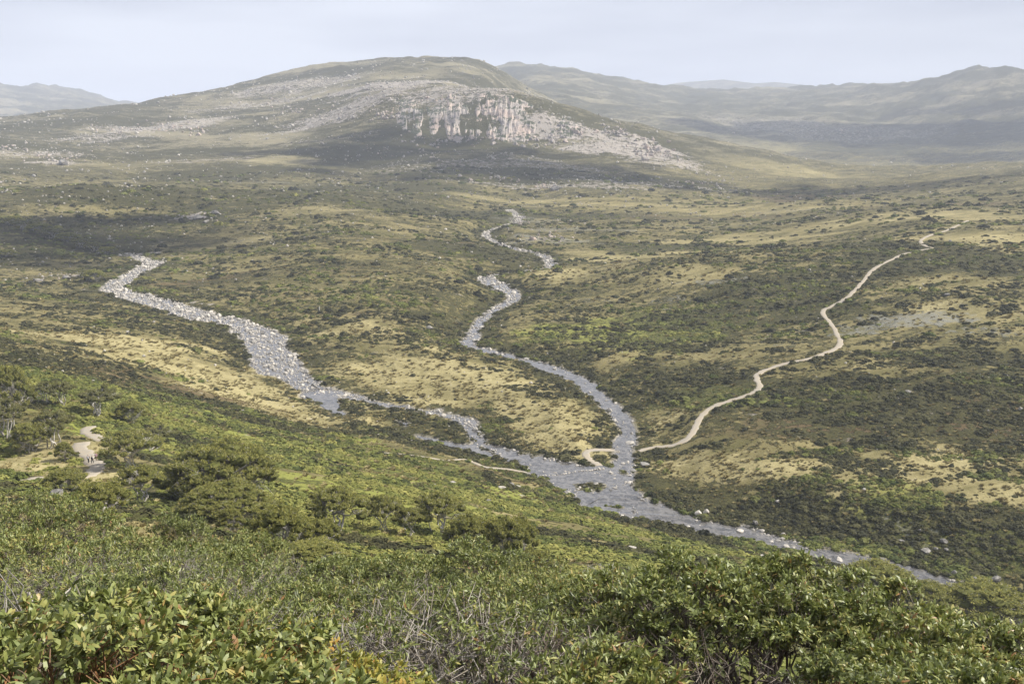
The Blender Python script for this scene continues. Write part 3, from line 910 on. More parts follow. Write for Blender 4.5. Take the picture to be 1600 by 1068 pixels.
m = NT('dark_granite')
p = m.objco()
g1 = m.noise(p, 2.2, 5, .65); g2 = m.noise(p, 9, 4, .7)
col = m.mix(m.ramp(g1, .4, .65), (0.13, 0.122, 0.11), (0.30, 0.28, 0.25))
dark_rock = m.base(col, .9, .2)
m.bump(m.math('ADD', g1, m.math('MULTIPLY', g2, .4)), .8, .15)


def rock_mesh(seed, sub=2, flat=.65, cuts=9):
    r = np.random.default_rng(seed)
    bm = bmesh.new()
    bmesh.ops.create_icosphere(bm, subdivisions=sub, radius=1.0)
    v = np.array([q.co[:] for q in bm.verts])
    for _ in range(cuts):
        nrm = r.normal(size=3); nrm /= np.linalg.norm(nrm)
        d = r.uniform(.46, .80)
        s = v @ nrm
        v = v - nrm[None] * np.maximum(s - d, 0)[:, None] * .95
    v *= 1 + (r.random((len(v), 1)) - .5) * .10
    v[:, 2] *= flat
    v[:, 0] *= r.uniform(.8, 1.25)
    v *= .5 / np.abs(v[:, :2]).max()
    for q, c in zip(bm.verts, v): q.co = c
    me = bpy.data.meshes.new('boulder')
    bm.to_mesh(me); bm.free()
    me.materials.append(rock_mat)
    return me


ROCKS = [rock_mesh(100 + i, 1, .55 + .05 * (i % 4)) for i in range(7)]
BIGROCKS = [rock_mesh(200 + i, 2, .6 + .06 * (i % 4), 14) for i in range(7)]
DARKROCKS = [me.copy() for me in BIGROCKS]
for me in DARKROCKS:
    me.materials.clear(); me.materials.append(dark_rock)


def boulder(x, y, size, mesh, label, group=None, sink=.22, rz=None, flat=1.0, tilt=.15, zbase=None, cat='boulder', name='boulder'):
    o = link(name, mesh)
    z = gz(x, y) if zbase is None else zbase
    o.location = (x, y, z + size * (.28 - sink * .5) * flat)
    o.rotation_euler = (random.uniform(-tilt, tilt), random.uniform(-tilt, tilt), random.uniform(0, 6.28) if rz is None else rz)
    o.scale = (size, size * random.uniform(.8, 1.1), size * flat)
    return tag(o, label, cat, group)


def at(u, v):
    return hit(u, v)


def px(u, v, w):
    """size in metres of w photograph pixels where this line of sight meets the ground"""
    x, y = hit(u, v)
    return math.sqrt(x * x + y * y + (EYE - gz(x, y)) ** 2) * w / FPX / math.cos(math.atan2(x, y))


# boulders that can be told apart
HERO = [
    (985, 691, 17, 'large rounded boulder standing in the creek just above its stepping stones', 1.0),
    (1007, 724, 17, 'broad pale boulder on the grass bank beside the creek crossing', .7),
    (1091, 801, 13, 'left of the two upright pale boulders on the far river bank', 1.3),
    (1103, 802, 10, 'right of the two upright pale boulders on the far river bank', 1.4),
    (1180, 817, 13, 'grey upright boulder on the far bank where the river narrows', 1.3),
    (1166, 824, 12, 'white boulder at the water edge below the grey upright boulder', .8),
    (1176, 829, 14, 'low pale boulder at the water edge beside the white one', .6),
    (1240, 853, 14, 'dark rounded boulder in the river near the grassy bank', 1.0),
    (1311, 878, 11, 'pale pointed boulder on the grass at the near river edge', 1.5),
    (1224, 836, 7, 'small round pale boulder on the far river edge', 1.2),
    (1490, 897, 8, 'upright dark-sided boulder beside the river end', 1.5),
    (1528, 910, 22, 'biggest dark-faced boulder where the river leaves the view', 1.1),
    (1545, 917, 20, 'cracked grey boulder leaning on the biggest boulder at the river end', 1.1),
    (1556, 906, 14, 'top boulder of the heap at the river end', 1.0),
    (1558, 923, 13, 'smallest boulder at the foot of the heap at the river end', 1.0),
    (1446, 861, 13, 'broad pale boulder in the stony patch on the right slope', .8),
    (1474, 848, 11, 'upright pale boulder topping the stony patch on the right slope', 1.2),
    (1462, 858, 9, 'middle boulder of the stony patch on the right slope', .9),
    (1480, 860, 9, 'rightmost boulder of the stony patch on the right slope', .9),
    (1437, 830, 9, 'brown boulder above the stony patch on the right slope', 1.1),
    (1408, 843, 12, 'low pale slab left of the stony patch on the right slope', .5),
    (1215, 786, 10, 'pale pointed boulder alone among the shrubs across the river', 1.0),
    (987, 854, 13, 'pale boulder on the smooth near slope above the leafy bush', .7),
    (1191, 868, 12, 'flat pale boulder just beyond the leafy bush crest', .6),
    (1207, 869, 12, 'broken pale boulder beside the flat one near the river', .8),
    (709, 753, 12, 'pale rounded boulder on the green slope above the stunted trees', .7),
    (784, 760, 13, 'left boulder of the cluster beside the orange grass patch', .8),
    (798, 756, 14, 'upright grey boulder of the cluster beside the orange grass patch', 1.1),
    (808, 759, 12, 'right boulder of the cluster beside the orange grass patch', 1.0),
    (762, 781, 12, 'flat grey boulder on the slope below the orange grass patch', .6),
    (676, 756, 12, 'low grey boulder half sunk left of the pale rounded one', .6),
    (672, 511, 13, 'lone pale boulder on the brown flat left of the creek', .7),
    (88, 771, 22, 'smooth pale boulder lying beside the dark dome shrub', .7),
    (492, 605, 12, 'dark angular rock standing at the bend of the stony river', 1.6),
    (304, 655, 9, 'pale boulder alone on the green slope above the walkers', .9),
    (1420, 611, 15, 'flat pale slab on the dark heath slope', .4),
    (1480, 461, 7, 'white pointed boulder on the upper right slope', 1.3),
    (310, 339, 17, 'large grey outcrop boulder on the left hillside', .9),
    (337, 333, 12, 'smaller outcrop boulder right of the large one on the hillside', .9),
    (322, 345, 12, 'front boulder of the outcrop on the left hillside', .7),
    (100, 253, 22, 'grey domed outcrop high on the left hillside', .8),
    (790, 700, 14, 'pale flat boulder at the stony river mouth', .6),
    (803, 704, 12, 'second pale boulder at the stony river mouth', .8),
    (60, 437, 13, 'pale bluff rock left of the dark trees by the river', .7),
    (105, 433, 15, 'broad pale bluff rock between the dark trees by the river', .7),
    (1350, 765, 8, 'small pale boulder among shrubs on the far grassy slope', .8),
    (868, 293, 18, 'pale boulder at the dark foot of the mountain', .8),
]
for i, (u, v, w, lb, fl) in enumerate(HERO):
    x, y = at(u, v + w * .25)
    boulder(x, y, px(u, v, w), (DARKROCKS if any(k_ in lb for k_ in ('dark', 'grey', 'heap', 'leaning', 'bluff', 'outcrop', 'stony patch')) else BIGROCKS)[i % 7], lb, None, flat=fl, rz=i * 1.7)

# stones of the river beds: the larger ones each their own, the small ones together
GROUPS = {'left_river': ('pale grey stone in the bed of the wide stony river', 'stones of the wide stony river'),
          'right_creek': ('pale stone in the narrow creek below the mountain', 'stones of the narrow creek'),
          'main_river': ('pale stone in the river below the meeting of the streams', 'stones of the lower river')}
sx, sy, ss, sz = [], [], [], []
for nm, poly, mid in POLYS:
    if nm not in GROUPS: continue
    lo, hi = poly[:, :2].min(0) - 2, poly[:, :2].max(0) + 2
    N = {'left_river': 240000, 'right_creek': 140000, 'main_river': 50000}[nm]
    x = rng.uniform(lo[0], hi[0], N); y = rng.uniform(lo[1], hi[1], N)
    dd, zz = line_dist(x, y, mid)
    k = dd < 22
    x, y, zz = x[k], y[k], zz[k]
    sd = poly_sd(x, y, poly)
    k = (sd < .8) | ((sd < 3.2) & (rng.random(len(sd)) < .16))
    x, y, zz, sd = x[k], y[k], zz[k], sd[k]
    clump = fbm(x / 6, y / 6, 3, 44)
    rr_ = np.hypot(x, y)
    if nm == 'left_river':
        dens = .02 + .95 * sstep(320, 400, rr_) + 1.6 * (clump - .5)
    elif nm == 'right_creek':
        dens = 0.0 + .65 * sstep(430, 520, rr_) + 1.5 * (clump - .5)
    else:
        dens = -.02 + 1.8 * (clump - .5)
    dens = dens + .38 * np.exp(-((sd + .3) / 1.1) ** 2)
    k = rng.random(len(x)) < np.clip(dens, 0, 1) * .75
    x, y, zz, sd = x[k], y[k], zz[k], sd[k]
    size = np.clip(rng.lognormal(-.85, .75, len(x)), .18, 3.0) * np.interp(np.hypot(x, y), [250, 600], [.85, 1.35])
    keep = min(len(x), {'left_river': 11000, 'right_creek': 4500, 'main_river': 3000}[nm])
    o_ = rng.permutation(len(x))[:keep]
    x, y, zz, size = x[o_], y[o_], zz[o_], size[o_]
    vis = in_frame(x, y, zz, 0)
    big = np.argsort(-(size / np.hypot(x, y)) * vis)[:80]
    lb, gp = GROUPS[nm]
    for i in big:
        boulder(x[i], y[i], size[i], ROCKS[int(i) % 7], lb, gp, zbase=zz[i] - .15 * size[i], cat='stone', name='river_stone')
    rest = np.setdiff1d(np.arange(len(x)), big)
    sx.append(x[rest]); sy.append(y[rest]); ss.append(size[rest]); sz.append(zz[rest])
sx, sy, ss, sz = map(np.concatenate, (sx, sy, ss, sz))
N = len(sx)
o = scatter('river_gravel', np.c_[sx, sy, sz + ss * .05], np.c_[rng.normal(0, .2, (N, 2)), rng.uniform(0, 6.28, N)], np.c_[ss, ss * rng.uniform(.7, 1.1, N), ss * rng.uniform(.7, 1.2, N)], rng.integers(0, 7, N), ROCKS)
tag(o, 'small pale stones strewn through all three stream beds', 'stones')

# stepping stones of the two crossings
STEP = [((842, 743), (870, 742), (888, 739), (905, 736), (925, 734), (944, 732), 24, 'flat stepping stone in the row crossing the wide pool', 'stepping stones across the wide pool', .95),
        ((961, 708), (970, 709), (980, 709), (996, 707), 11, 'flat stepping stone in the row crossing the creek', 'stepping stones across the creek', .85)]
for row in STEP:
    gp, lb, n_, sz_ = row[-2], row[-3], row[-4], row[-1]
    pl = bank_world([(u, v, .1) for u, v in row[:-4]])
    d = np.r_[0, np.cumsum(np.linalg.norm(np.diff(pl[:, :2], axis=0), axis=1))]
    for i in range(n_):
        t = (i + .5) / n_ * d[-1]
        x, y = np.interp(t, d, pl[:, 0]), np.interp(t, d, pl[:, 1])
        boulder(x + random.uniform(-.2, .2), y + random.uniform(-.2, .2), sz_ * random.uniform(.9, 1.25), ROCKS[i % 7], lb, gp, zbase=0.0, flat=.9, cat='stepping stone', name='stepping_stone')

# loose rocks over the hillsides
N = 95000
th = rng.uniform(-.52, .52, N)
r = 1 / rng.uniform(1 / 2600.0, 1 / 330.0, N)
k2 = rng.random(N) < .68
r[k2] = far_r(rng.uniform(650, 2300, k2.sum()))
x, y = r * np.sin(th), r * np.cos(th)
rk = patches(x, y, ROCKY)
gv = patches(x, y, GRAVEL)
cl = fbm(x / 60, y / 60, 4, 21)
hillw = sstep(620, 1000, r) * sstep(.35, .0, th) + sstep(.14, -.05, np.abs(th - .06)) * sstep(1100, 1600, r)
pr = .03 + .14 * hillw + .55 * rk + .12 * gv
pr = pr * sstep(.36, .62, cl + .3 * rk) * 1.2
k = (rng.random(N) < pr) & (river_sd(x, y)[0] > 2) & (path_dist(x, y) > 1)
x, y, r = x[k], y[k], r[k]
N = len(x)
ss = np.clip(rng.lognormal(0, .45, N), .4, 3) * np.interp(r, [300, 850, 1800, 3200], [.55, 1.15, 2.3, 4.0])
o = scatter('hillside_rocks', np.c_[x, y, ground_height(x, y) + ss * .12], np.c_[rng.normal(0, .3, (N, 2)), rng.uniform(0, 6.28, N)], np.c_[ss, ss * rng.uniform(.7, 1.1, N), ss * rng.uniform(.8, 1.5, N)], rng.integers(0, 7, N), ROCKS)
tag(o, 'countless pale rocks strewn over the mountain slopes', 'rocks')

# ------------------------------------------------------------------ cliffs of the mountain
m = NT('cliff_granite')
p = m.pos()
mp_ = m.add('ShaderNodeMapping'); m.l.new(p, mp_.inputs['Vector']); mp_.inputs['Scale'].default_value = (1, 1, .22)
c1 = m.noise(mp_.outputs[0], .075, 6, .7, .6); c2 = m.noise(mp_.outputs[0], .30, 5, .7)
c3 = m.noise(p, .03, 3)
col = m.mix(m.ramp(c3, .4, .65), (0.36, 0.32, 0.285), (0.46, 0.365, 0.305))
col = m.mix(m.math('MULTIPLY', m.ramp(c1, .50, .62), .6), col, (0.17, 0.155, 0.15))
col = m.mix(m.math('MULTIPLY', m.ramp(c2, .5, .75), .6), col, (0.43, 0.385, 0.345))
nz = m.add('ShaderNodeSeparateXYZ'); m.l.new(m.add('ShaderNodeNewGeometry').outputs['Normal'], nz.inputs[0])
veg = m.ramp(m.math('ADD', nz.outputs[2], m.math('MULTIPLY', m.math('SUBTRACT', m.noise(p, .08, 5, .7), .5), 1.6)), .80, .92)
col = m.mix(veg, col, m.mix(c2, (0.035, 0.045, 0.028), (0.09, 0.095, 0.05)))
cliff_mat = m.base(col, .95, .1)
m.bump(m.math('ADD', c1, m.math('MULTIPLY', c2, .5)), .8, 4.0)


def cliff(base, top, label, seed, nu=260, nv=60, depth=13.0):
    B = np.array([(*hit(u, v),) for u, v in base]); T = np.array([(*hit(u, v),) for u, v in top])
    s = np.linspace(0, 1, nu)
    kb = np.linspace(0, 1, len(B)); kt = np.linspace(0, 1, len(T))
    b = np.stack([np.interp(s, kb, B[:, i]) for i in (0, 1)], -1); t = np.stack([np.interp(s, kt, T[:, i]) for i in (0, 1)], -1)
    w = np.linspace(-.12, 1.12, nv)
    P = b[:, None] * (1 - w[None, :, None]) + t[:, None] * w[None, :, None]
    X, Y = P[..., 0], P[..., 1]
    Z = ground_height(X.ravel(), Y.ravel()).reshape(X.shape)
    L = np.linalg.norm(np.diff(b, axis=0), axis=1).sum()
    S = s[:, None] * L + 0 * w[None]
    H = Z
    # upright buttresses and cracks
    but = np.abs(fbm(S / 50, H / 100, 4, seed) - .5) * 2
    crk = np.abs(fbm(S / 15, H / 32, 4, seed + 3) - .5) * 2
    led = fbm(S / 90, H / 13, 3, seed + 5)
    e = np.minimum(np.minimum(s[:, None] * 6, (1 - s[:, None]) * 6), np.minimum((w[None] + .12) * 5, (1.12 - w[None]) * 5))
    e = np.clip(e, 0, 1)
    push = depth * (but * 1.0 + crk * .6 + led * .8 - .8) * e - 5.0 * (1 - e) + depth * .25 * e
    push = push + 6.0 * (fbm(S / 50, H / 45, 3, seed + 9) - .62)
    R = np.hypot(X, Y)
    V = np.stack([X - X / R * push, Y - Y / R * push, Z + push * .10], -1).reshape(-1, 3)
    I = np.arange(nu * nv).reshape(nu, nv)
    f = np.stack([I[:-1, :-1], I[1:, :-1], I[1:, 1:], I[:-1, 1:]], -1).reshape(-1, 4)
    o = link('cliff', mesh_arrays('cliff', V, f, False), cliff_mat)
    return tag(o, label, 'cliff')


cliff([(592, 172), (615, 198), (650, 216), (690, 208), (720, 226), (760, 218), (800, 224), (850, 217), (900, 219), (965, 208)],
      [(596, 162), (625, 157), (655, 154), (690, 151), (720, 148), (760, 144), (800, 150), (850, 172), (900, 186), (965, 196)], 'broad pale cliff of upright granite slabs across the mountain face', 400, 420, 70)
# broken crags: heaps of angular blocks on the mountain shoulders
CRAGS = [(200, 205, 60, 8, 34, 6), (90, 248, 60, 10, 30, 5.5), (30, 232, 40, 8, 18, 5.5), (480, 178, 70, 14, 34, 5.5), (640, 240, 120, 18, 44, 5), (770, 278, 120, 9, 44, 4.5), (1080, 285, 100, 7, 40, 4.8), (690, 160, 70, 8, 30, 5), (860, 372, 40, 10, 40, 2.6), (810, 345, 22, 12, 36, 2.6), (1020, 236, 42, 17, 46, 9.5), (995, 226, 22, 10, 20, 7), (1045, 246, 16, 8, 14, 6), (262, 200, 42, 10, 40, 8.0), (310, 206, 24, 9, 24, 7), (425, 158, 50, 9, 34, 6.5), (600, 180, 24, 16, 30, 8), (960, 208, 30, 12, 36, 8),
         (700, 222, 90, 10, 40, 7), (830, 222, 80, 9, 50, 7), (900, 205, 50, 14, 40, 7), (100, 252, 16, 6, 12, 6), (322, 340, 22, 6, 14, 3.2), (60, 245, 30, 6, 14, 5), (95, 432, 44, 5, 18, 1.9), (860, 292, 40, 6, 26, 4), (570, 150, 60, 12, 30, 5.5), (1290, 205, 90, 10, 40, 9)]
cx_, cy_, cs_ = [], [], []
for u, v, du, dv, n_, sz_ in CRAGS:
    for _ in range(n_):
        a_, b_ = hit(u + rng.normal(0, du * .45), v + rng.normal(0, dv * .45))
        cx_.append(a_); cy_.append(b_); cs_.append(sz_ * .66 * rng.lognormal(0, .35))
cx_, cy_, cs_ = map(np.array, (cx_, cy_, cs_))
N = len(cx_)
CRAGROCK = [rock_mesh(300 + i, 2, .8 + .1 * (i % 3), 26) for i in range(6)]
for me in CRAGROCK:
    me.materials.clear(); me.materials.append(cliff_mat)
o = scatter('crag_blocks', np.c_[cx_, cy_, ground_height(cx_, cy_) + cs_ * .10], np.c_[rng.normal(0, .25, (N, 2)), rng.uniform(0, 6.28, N)], np.c_[cs_ * rng.uniform(.8, 1.4, N), cs_ * rng.uniform(.7, 1.1, N), cs_ * rng.uniform(.7, 1.35, N)], rng.integers(0, 6, N), CRAGROCK)
tag(o, 'broken angular crag blocks heaped on the mountain shoulders', 'rocks')

# ------------------------------------------------------------------ low heath shrubs
m = NT('heath_leaf')
rnd = m.objrand()
tn = m.attr('tint', 'INSTANCER').outputs['Fac']
col = m.mix(rnd, (0.023, 0.024, 0.010), (0.082, 0.077, 0.030))
gcol = m.mix(rnd, (0.055, 0.070, 0.016), (0.175, 0.185, 0.046))
ycol = m.mix(rnd, (0.125, 0.135, 0.030), (0.25, 0.235, 0.064))
col = m.mix(m.ramp(tn, .25, .6), col, gcol)
col = m.mix(m.ramp(tn, .72, .95), col, ycol)
heath_mat = m.base(col, .8, .15)


def heath_mesh(seed, ncards=80, h=.42, card=.17):
    r = np.random.default_rng(seed)
    V, F = [], []
    # leafy shell
    az = r.uniform(0, 6.283, ncards); cz = r.uniform(.05, 1, ncards)
    rad = np.sqrt(1 - cz ** 2)
    lob = 1 + .22 * np.sin(az * 3 + seed) + .12 * np.sin(az * 5 + 2 * seed)
    P = np.stack([.46 * rad * np.cos(az) * lob, .46 * rad * np.sin(az) * lob, h * cz * (.85 + .3 * r.random(ncards))], -1)
    nrm = np.stack([rad * np.cos(az), rad * np.sin(az), cz + .3], -1) + r.normal(0, .45, (ncards, 3))
    nrm /= np.linalg.norm(nrm, axis=1)[:, None]
    t = np.cross(nrm, r.normal(size=(ncards, 3))); t /= np.linalg.norm(t, axis=1)[:, None]
    b = np.cross(nrm, t)
    s = card * r.uniform(.6, 1.2, (ncards, 1))
    for i, (a, c) in enumerate(((-1, -.4), (.2, -.8), (1, .3), (-.1, .9))):
        V.append(P + t * a * s + b * c * s)
    V = np.stack(V, 1).reshape(-1, 3)
    F = np.arange(len(V)).reshape(-1, 4)
    # inner body
    k = 8
    ring = np.array([[.38 * math.cos(i * 2 * math.pi / k), .38 * math.sin(i * 2 * math.pi / k), -.15] for i in range(k)] + [[.33 * math.cos(i * 2 * math.pi / k), .33 * math.sin(i * 2 * math.pi / k), h * .5] for i in range(k)] + [[0, 0, h * .85]])
    o_ = len(V)
    q = np.array([[o_ + i, o_ + (i + 1) % k, o_ + k + (i + 1) % k, o_ + k + i] for i in range(k)])
    t3 = np.array([[o_ + k + i, o_ + k + (i + 1) % k, o_ + 2 * k] for i in range(k)])
    me = mesh_arrays('heath_shrub', np.vstack([V, ring]), [np.vstack([F, q]), t3], False)
    me.materials.append(heath_mat)
    return me


HEATH = [heath_mesh(i, 80, .34 + .04 * (i % 4)) for i in range(8)]
N = 340000
th = rng.uniform(-.51, .51, N)
r = 1 / rng.uniform(1 / 1500.0, 1 / 30.0, N)
r[:190000] = 1 / rng.uniform(1 / 1500.0, 1 / 160.0, 190000)
x, y = r * np.sin(th), r * np.cos(th)
zz = ground_height(x, y)
k = in_frame(x, y, zz, 25)
x, y, r, zz = x[k], y[k], r[k], zz[k]
st, br, gv, rk, gn, dk = cover(x, y)
sd, _ = river_sd(x, y)
rim = sstep(14, 3, sd)
yl = y - .42 * np.maximum(x, 0) - .26 * np.maximum(-x, 0)
cl = fbm(x / 16, yl / 8, 3, 81) * .55 + fbm(x / 80, yl / 34, 4, 82) * .45
near = sstep(300, 200, r)
share = .43 + .31 * np.maximum(dk, rim * .9) - .40 * st + .18 * gn + .12 * near * (1 - st) - .1 * br
prob = sstep(.68 - .38 * share, .74 - .38 * share, cl + .06)
prob = prob * (1 - .9 * gv) + .012
k = (rng.random(len(x)) < prob * np.where(r > 160, .8, .9) * np.interp(r, [0, 420, 900, 1500], [1, 1, .7, .45])) & (sd > np.where(rng.random(len(x)) < .45, -.5, .4)) & (path_dist(x, y) > np.where(rng.random(len(x)) < .3, .3, .8))
for ix, iy, iz, rx, ry in ISLANDS: k |= (np.hypot((x - ix) / rx, (y - iy) / ry) < .75) & (rng.random(len(x)) < .5)
x, y, r, zz, st, gn, dk, br, sd = x[k], y[k], r[k], zz[k], st[k], gn[k], dk[k], br[k], sd[k]
N = len(x)
ss = np.interp(r, [45, 120, 200, 350, 600, 900, 1500], [.7, .85, .95, 1.2, 1.85, 2.7, 4.4]) * np.clip(rng.lognormal(-.15, .5, N), .35, 3.0)
tint = np.clip(.10 + .22 * sstep(380, 800, r) + .55 * gn + .50 * sstep(330, 180, r) * (1 - dk * .5) + rng.normal(0, .14, N) + 2.0 * (fbm(x / 40, (y - .26 * np.maximum(-x, 0) + .15 * x) / 13, 3, 91) - .5), 0, 1)
o = scatter('heath_shrubs', np.c_[x, y, zz - .02 * ss], np.c_[rng.normal(0, .08, (N, 2)), rng.uniform(0, 6.28, N)], np.c_[ss * rng.uniform(.8, 1.3, N), ss * rng.uniform(.8, 1.3, N), ss * rng.uniform(.40, .85, N)], rng.integers(0, 8, N), HEATH, tint)
tag(o, 'low dark and green heath shrubs covering the valley slopes', 'heath')
print('heath', N)

# straw tussocks standing in the grass
m = NT('tussock_straw')
rnd = m.objrand()
tuss_mat = m.base(m.mix(rnd, (0.20, 0.162, 0.066), (0.44, 0.375, 0.19)), .9, .1)


def tussock_mesh(seed, k=26):
    r = np.random.default_rng(seed)
    az = r.uniform(0, 6.283, k); ln = r.uniform(.12, .62, k)
    a = np.stack([np.cos(az) * .12, np.sin(az) * .12, np.zeros(k)], -1) * r.uniform(.2, 1, (k, 1))
    tip = np.stack([np.cos(az) * ln, np.sin(az) * ln, r.uniform(.25, .6, k)], -1)
    sdv = np.stack([-np.sin(az), np.cos(az), np.zeros(k)], -1) * .07
    V = np.stack([a - sdv, a + sdv, (a + tip) / 2 + np.array([0, 0, .12]) + sdv * .8, tip, (a + tip) / 2 + np.array([0, 0, .12]) - sdv * .8], 1).reshape(-1, 3)
    f = np.arange(k * 5).reshape(-1, 5)
    me = mesh_arrays('tussock', V, f); me.materials.append(tuss_mat)
    return me


N = 150000
th = rng.uniform(-.51, .51, N)
r = 1 / rng.uniform(1 / 750.0, 1 / 60.0, N)
r[:80000] = 1 / rng.uniform(1 / 700.0, 1 / 240.0, 80000)
x, y = r * np.sin(th), r * np.cos(th)
zz = ground_height(x, y)
k = in_frame(x, y, zz, 15)
x, y, r, zz = x[k], y[k], r[k], zz[k]
st = patches(x, y, STRAW)
sd, _ = river_sd(x, y)
k = (rng.random(len(x)) < .10 + .65 * st * sstep(.35, .6, fbm(x / 5, y / 5, 3, 61))) & (sd > .8) & (path_dist(x, y) > .4)
x, y, r, zz = x[k], y[k], r[k], zz[k]
N = len(x)
ss = np.interp(r, [60, 200, 400, 700], [.7, .85, 1.3, 2.2]) * np.clip(rng.lognormal(-.1, .4, N), .4, 2.2)
o = scatter('tussock_grass', np.c_[x, y, zz - .02], np.c_[rng.normal(0, .1, (N, 2)), rng.uniform(0, 6.28, N)], np.c_[ss, ss, ss * rng.uniform(.4, .8, N)], rng.integers(0, 4, N), [tussock_mesh(i) for i in range(4)])
tag(o, 'straw coloured tussock grass on the open flats', 'grass')
print('tussock', N)
# ------------------------------------------------------------------ plants
m = NT('snow_gum_bark')
p = m.objco(); rnd = m.objrand()
mp_ = m.add('ShaderNodeMapping'); m.l.new(p, mp_.inputs['Vector']); mp_.inputs['Scale'].default_value = (1, 1, .3)
b1 = m.noise(mp_.outputs[0], 2.6, 4, .6); b2 = m.noise(mp_.outputs[0], 14, 3, .6)
col = m.mix(m.ramp(b1, .42, .62), (0.42, 0.385, 0.34), (0.20, 0.165, 0.135))
col = m.mix(m.math('MULTIPLY', m.ramp(b1, .60, .72), .55), col, (0.27, 0.15, 0.075))
col = m.mix(m.math('MULTIPLY', b2, .5), col, (0.20, 0.175, 0.15))
bark_mat = m.base(col, .85, .2)
m = NT('grey_twig')
p = m.objco()
b1 = m.noise(p, 1.6, 4, .6)
twig_mat = m.base(m.mix(m.ramp(b1, .4, .6), (0.10, 0.072, 0.055), (0.28, 0.24, 0.20)), .85, .2)
m = NT('orange_twig')
b1 = m.noise(m.objco(), 2.2, 4, .6)
orange_twig = m.base(m.mix(m.ramp(b1, .4, .62), (0.26, 0.125, 0.050), (0.16, 0.11, 0.08)), .7, .25)
m = NT('white_bark')
b1 = m.noise(m.objco(), .9, 4, .6)
white_bark = m.base(m.mix(m.ramp(b1, .45, .65), (0.50, 0.47, 0.43), (0.24, 0.21, 0.18)), .85, .2)


def leaf_material(name, stops, rough, spec, transl):
    m = NT(name)
    t = m.attr('tint').outputs['Fac']
    rp = m.add('ShaderNodeValToRGB')
    el = rp.color_ramp.elements
    el[0].position, el[0].color = stops[0][0], (*stops[0][1], 1)
    el[1].position, el[1].color = stops[-1][0], (*stops[-1][1], 1)
    for ps, c in stops[1:-1]:
        e = el.new(ps); e.color = (*c, 1)
    m.l.new(t, rp.inputs[0])
    m.put(m.bsdf.inputs['Base Color'], rp.outputs[0])
    m.bsdf.inputs['Roughness'].default_value = rough
    m.bsdf.inputs['Specular IOR Level'].default_value = spec
    tr = m.add('ShaderNodeBsdfTranslucent')
    m.l.new(m.mix(.5, rp.outputs[0], (0.20, 0.24, 0.03)), tr.inputs['Color'])
    mx = m.add('ShaderNodeMixShader'); mx.inputs[0].default_value = transl
    m.l.new(m.bsdf.outputs[0], mx.inputs[1]); m.l.new(tr.outputs[0], mx.inputs[2])
    m.l.new(mx.outputs[0], m.out.inputs['Surface'])
    return m.mat


gum_leaf = leaf_material('gum_leaf', [(0, (0.060, 0.070, 0.026)), (.30, (0.125, 0.150, 0.042)), (.58, (0.215, 0.240, 0.070)), (.82, (0.33, 0.315, 0.100)), (.95, (0.34, 0.26, 0.085)), (1, (0.28, 0.15, 0.060))], .45, .4, .20)
yellow_leaf = leaf_material('yellowing_leaf', [(0, (0.080, 0.100, 0.024)), (.4, (0.190, 0.200, 0.036)), (.75, (0.34, 0.28, 0.050)), (1, (0.42, 0.22, 0.050))], .45, .4, .20)
tree_leaf = leaf_material('tree_leaf', [(0, (0.090, 0.096, 0.028)), (.5, (0.215, 0.212, 0.060)), (1, (0.38, 0.345, 0.105))], .8, .1, .25)
dark_leaf = leaf_material('dark_tree_leaf', [(0, (0.075, 0.078, 0.030)), (1, (0.26, 0.24, 0.090))], .8, .1, .2)


def unit(v):
    return v / np.maximum(np.linalg.norm(v, axis=-1, keepdims=True), 1e-9)


def tubes(P, R, sides=5):
    """P (M,k,3) polylines, R (M,k) radii -> verts, quads"""
    M, k, _ = P.shape
    T = np.gradient(P, axis=1); T = unit(T)
    ref = np.where(np.abs(T[..., 2:3]) < .9, np.array([0, 0, 1.0]), np.array([1.0, 0, 0]))
    A = unit(np.cross(T, ref)); B = np.cross(T, A)
    an = np.arange(sides) * 2 * math.pi / sides
    V = P[:, :, None] + R[:, :, None, None] * (A[:, :, None] * np.cos(an)[None, None, :, None] + B[:, :, None] * np.sin(an)[None, None, :, None])
    I = np.arange(M * k * sides).reshape(M, k, sides)
    a = I[:, :-1]; b = I[:, 1:]
    F = np.stack([a, np.roll(a, -1, 2), np.roll(b, -1, 2), b], -1).reshape(-1, 4)
    return V.reshape(-1, 3), F


def curve(a, b, k, r, wig, lift=0.0):
    """(M,3)->(M,3) wiggly lines with k points"""
    t = np.linspace(0, 1, k)[None, :, None]
    P = a[:, None] * (1 - t) + b[:, None] * t
    L = np.linalg.norm(b - a, axis=1)[:, None, None]
    P = P + r.normal(0, 1, P.shape) * wig * L * (np.sin(np.pi * t))
    P[..., 2] += (lift * L * np.sin(np.pi * t))[..., 0]
    return P


def leaves(P, D, Nn, L, W, tint, kind):
    S = unit(np.cross(D, Nn)); Nn = np.cross(S, D)
    L = L[:, None]; W = W[:, None]
    if kind == 'near':
        V = np.stack([P, P + D * L * .3 + S * W * .45 + Nn * L * .03, P + D * L * .3 - S * W * .45 + Nn * L * .03,
                      P + D * L * .7 + S * W * .38 - Nn * L * .02, P + D * L * .7 - S * W * .38 - Nn * L * .02, P + D * L - Nn * L * .12], 1)
        o = np.arange(len(P))[:, None] * 6
        F = [np.concatenate([o + np.array([[0, 2, 1]]), o + np.array([[3, 4, 5]])]), o + np.array([[1, 2, 4, 3]])]
        return V.reshape(-1, 3), F, np.repeat(tint, 6)
    V = np.stack([P, P + D * L * .45 + S * W * .5, P + D * L - Nn * L * .1, P + D * L * .45 - S * W * .5], 1)
    F = [np.arange(len(P) * 4).reshape(-1, 4)]
    return V.reshape(-1, 3), F, np.repeat(tint, 4)


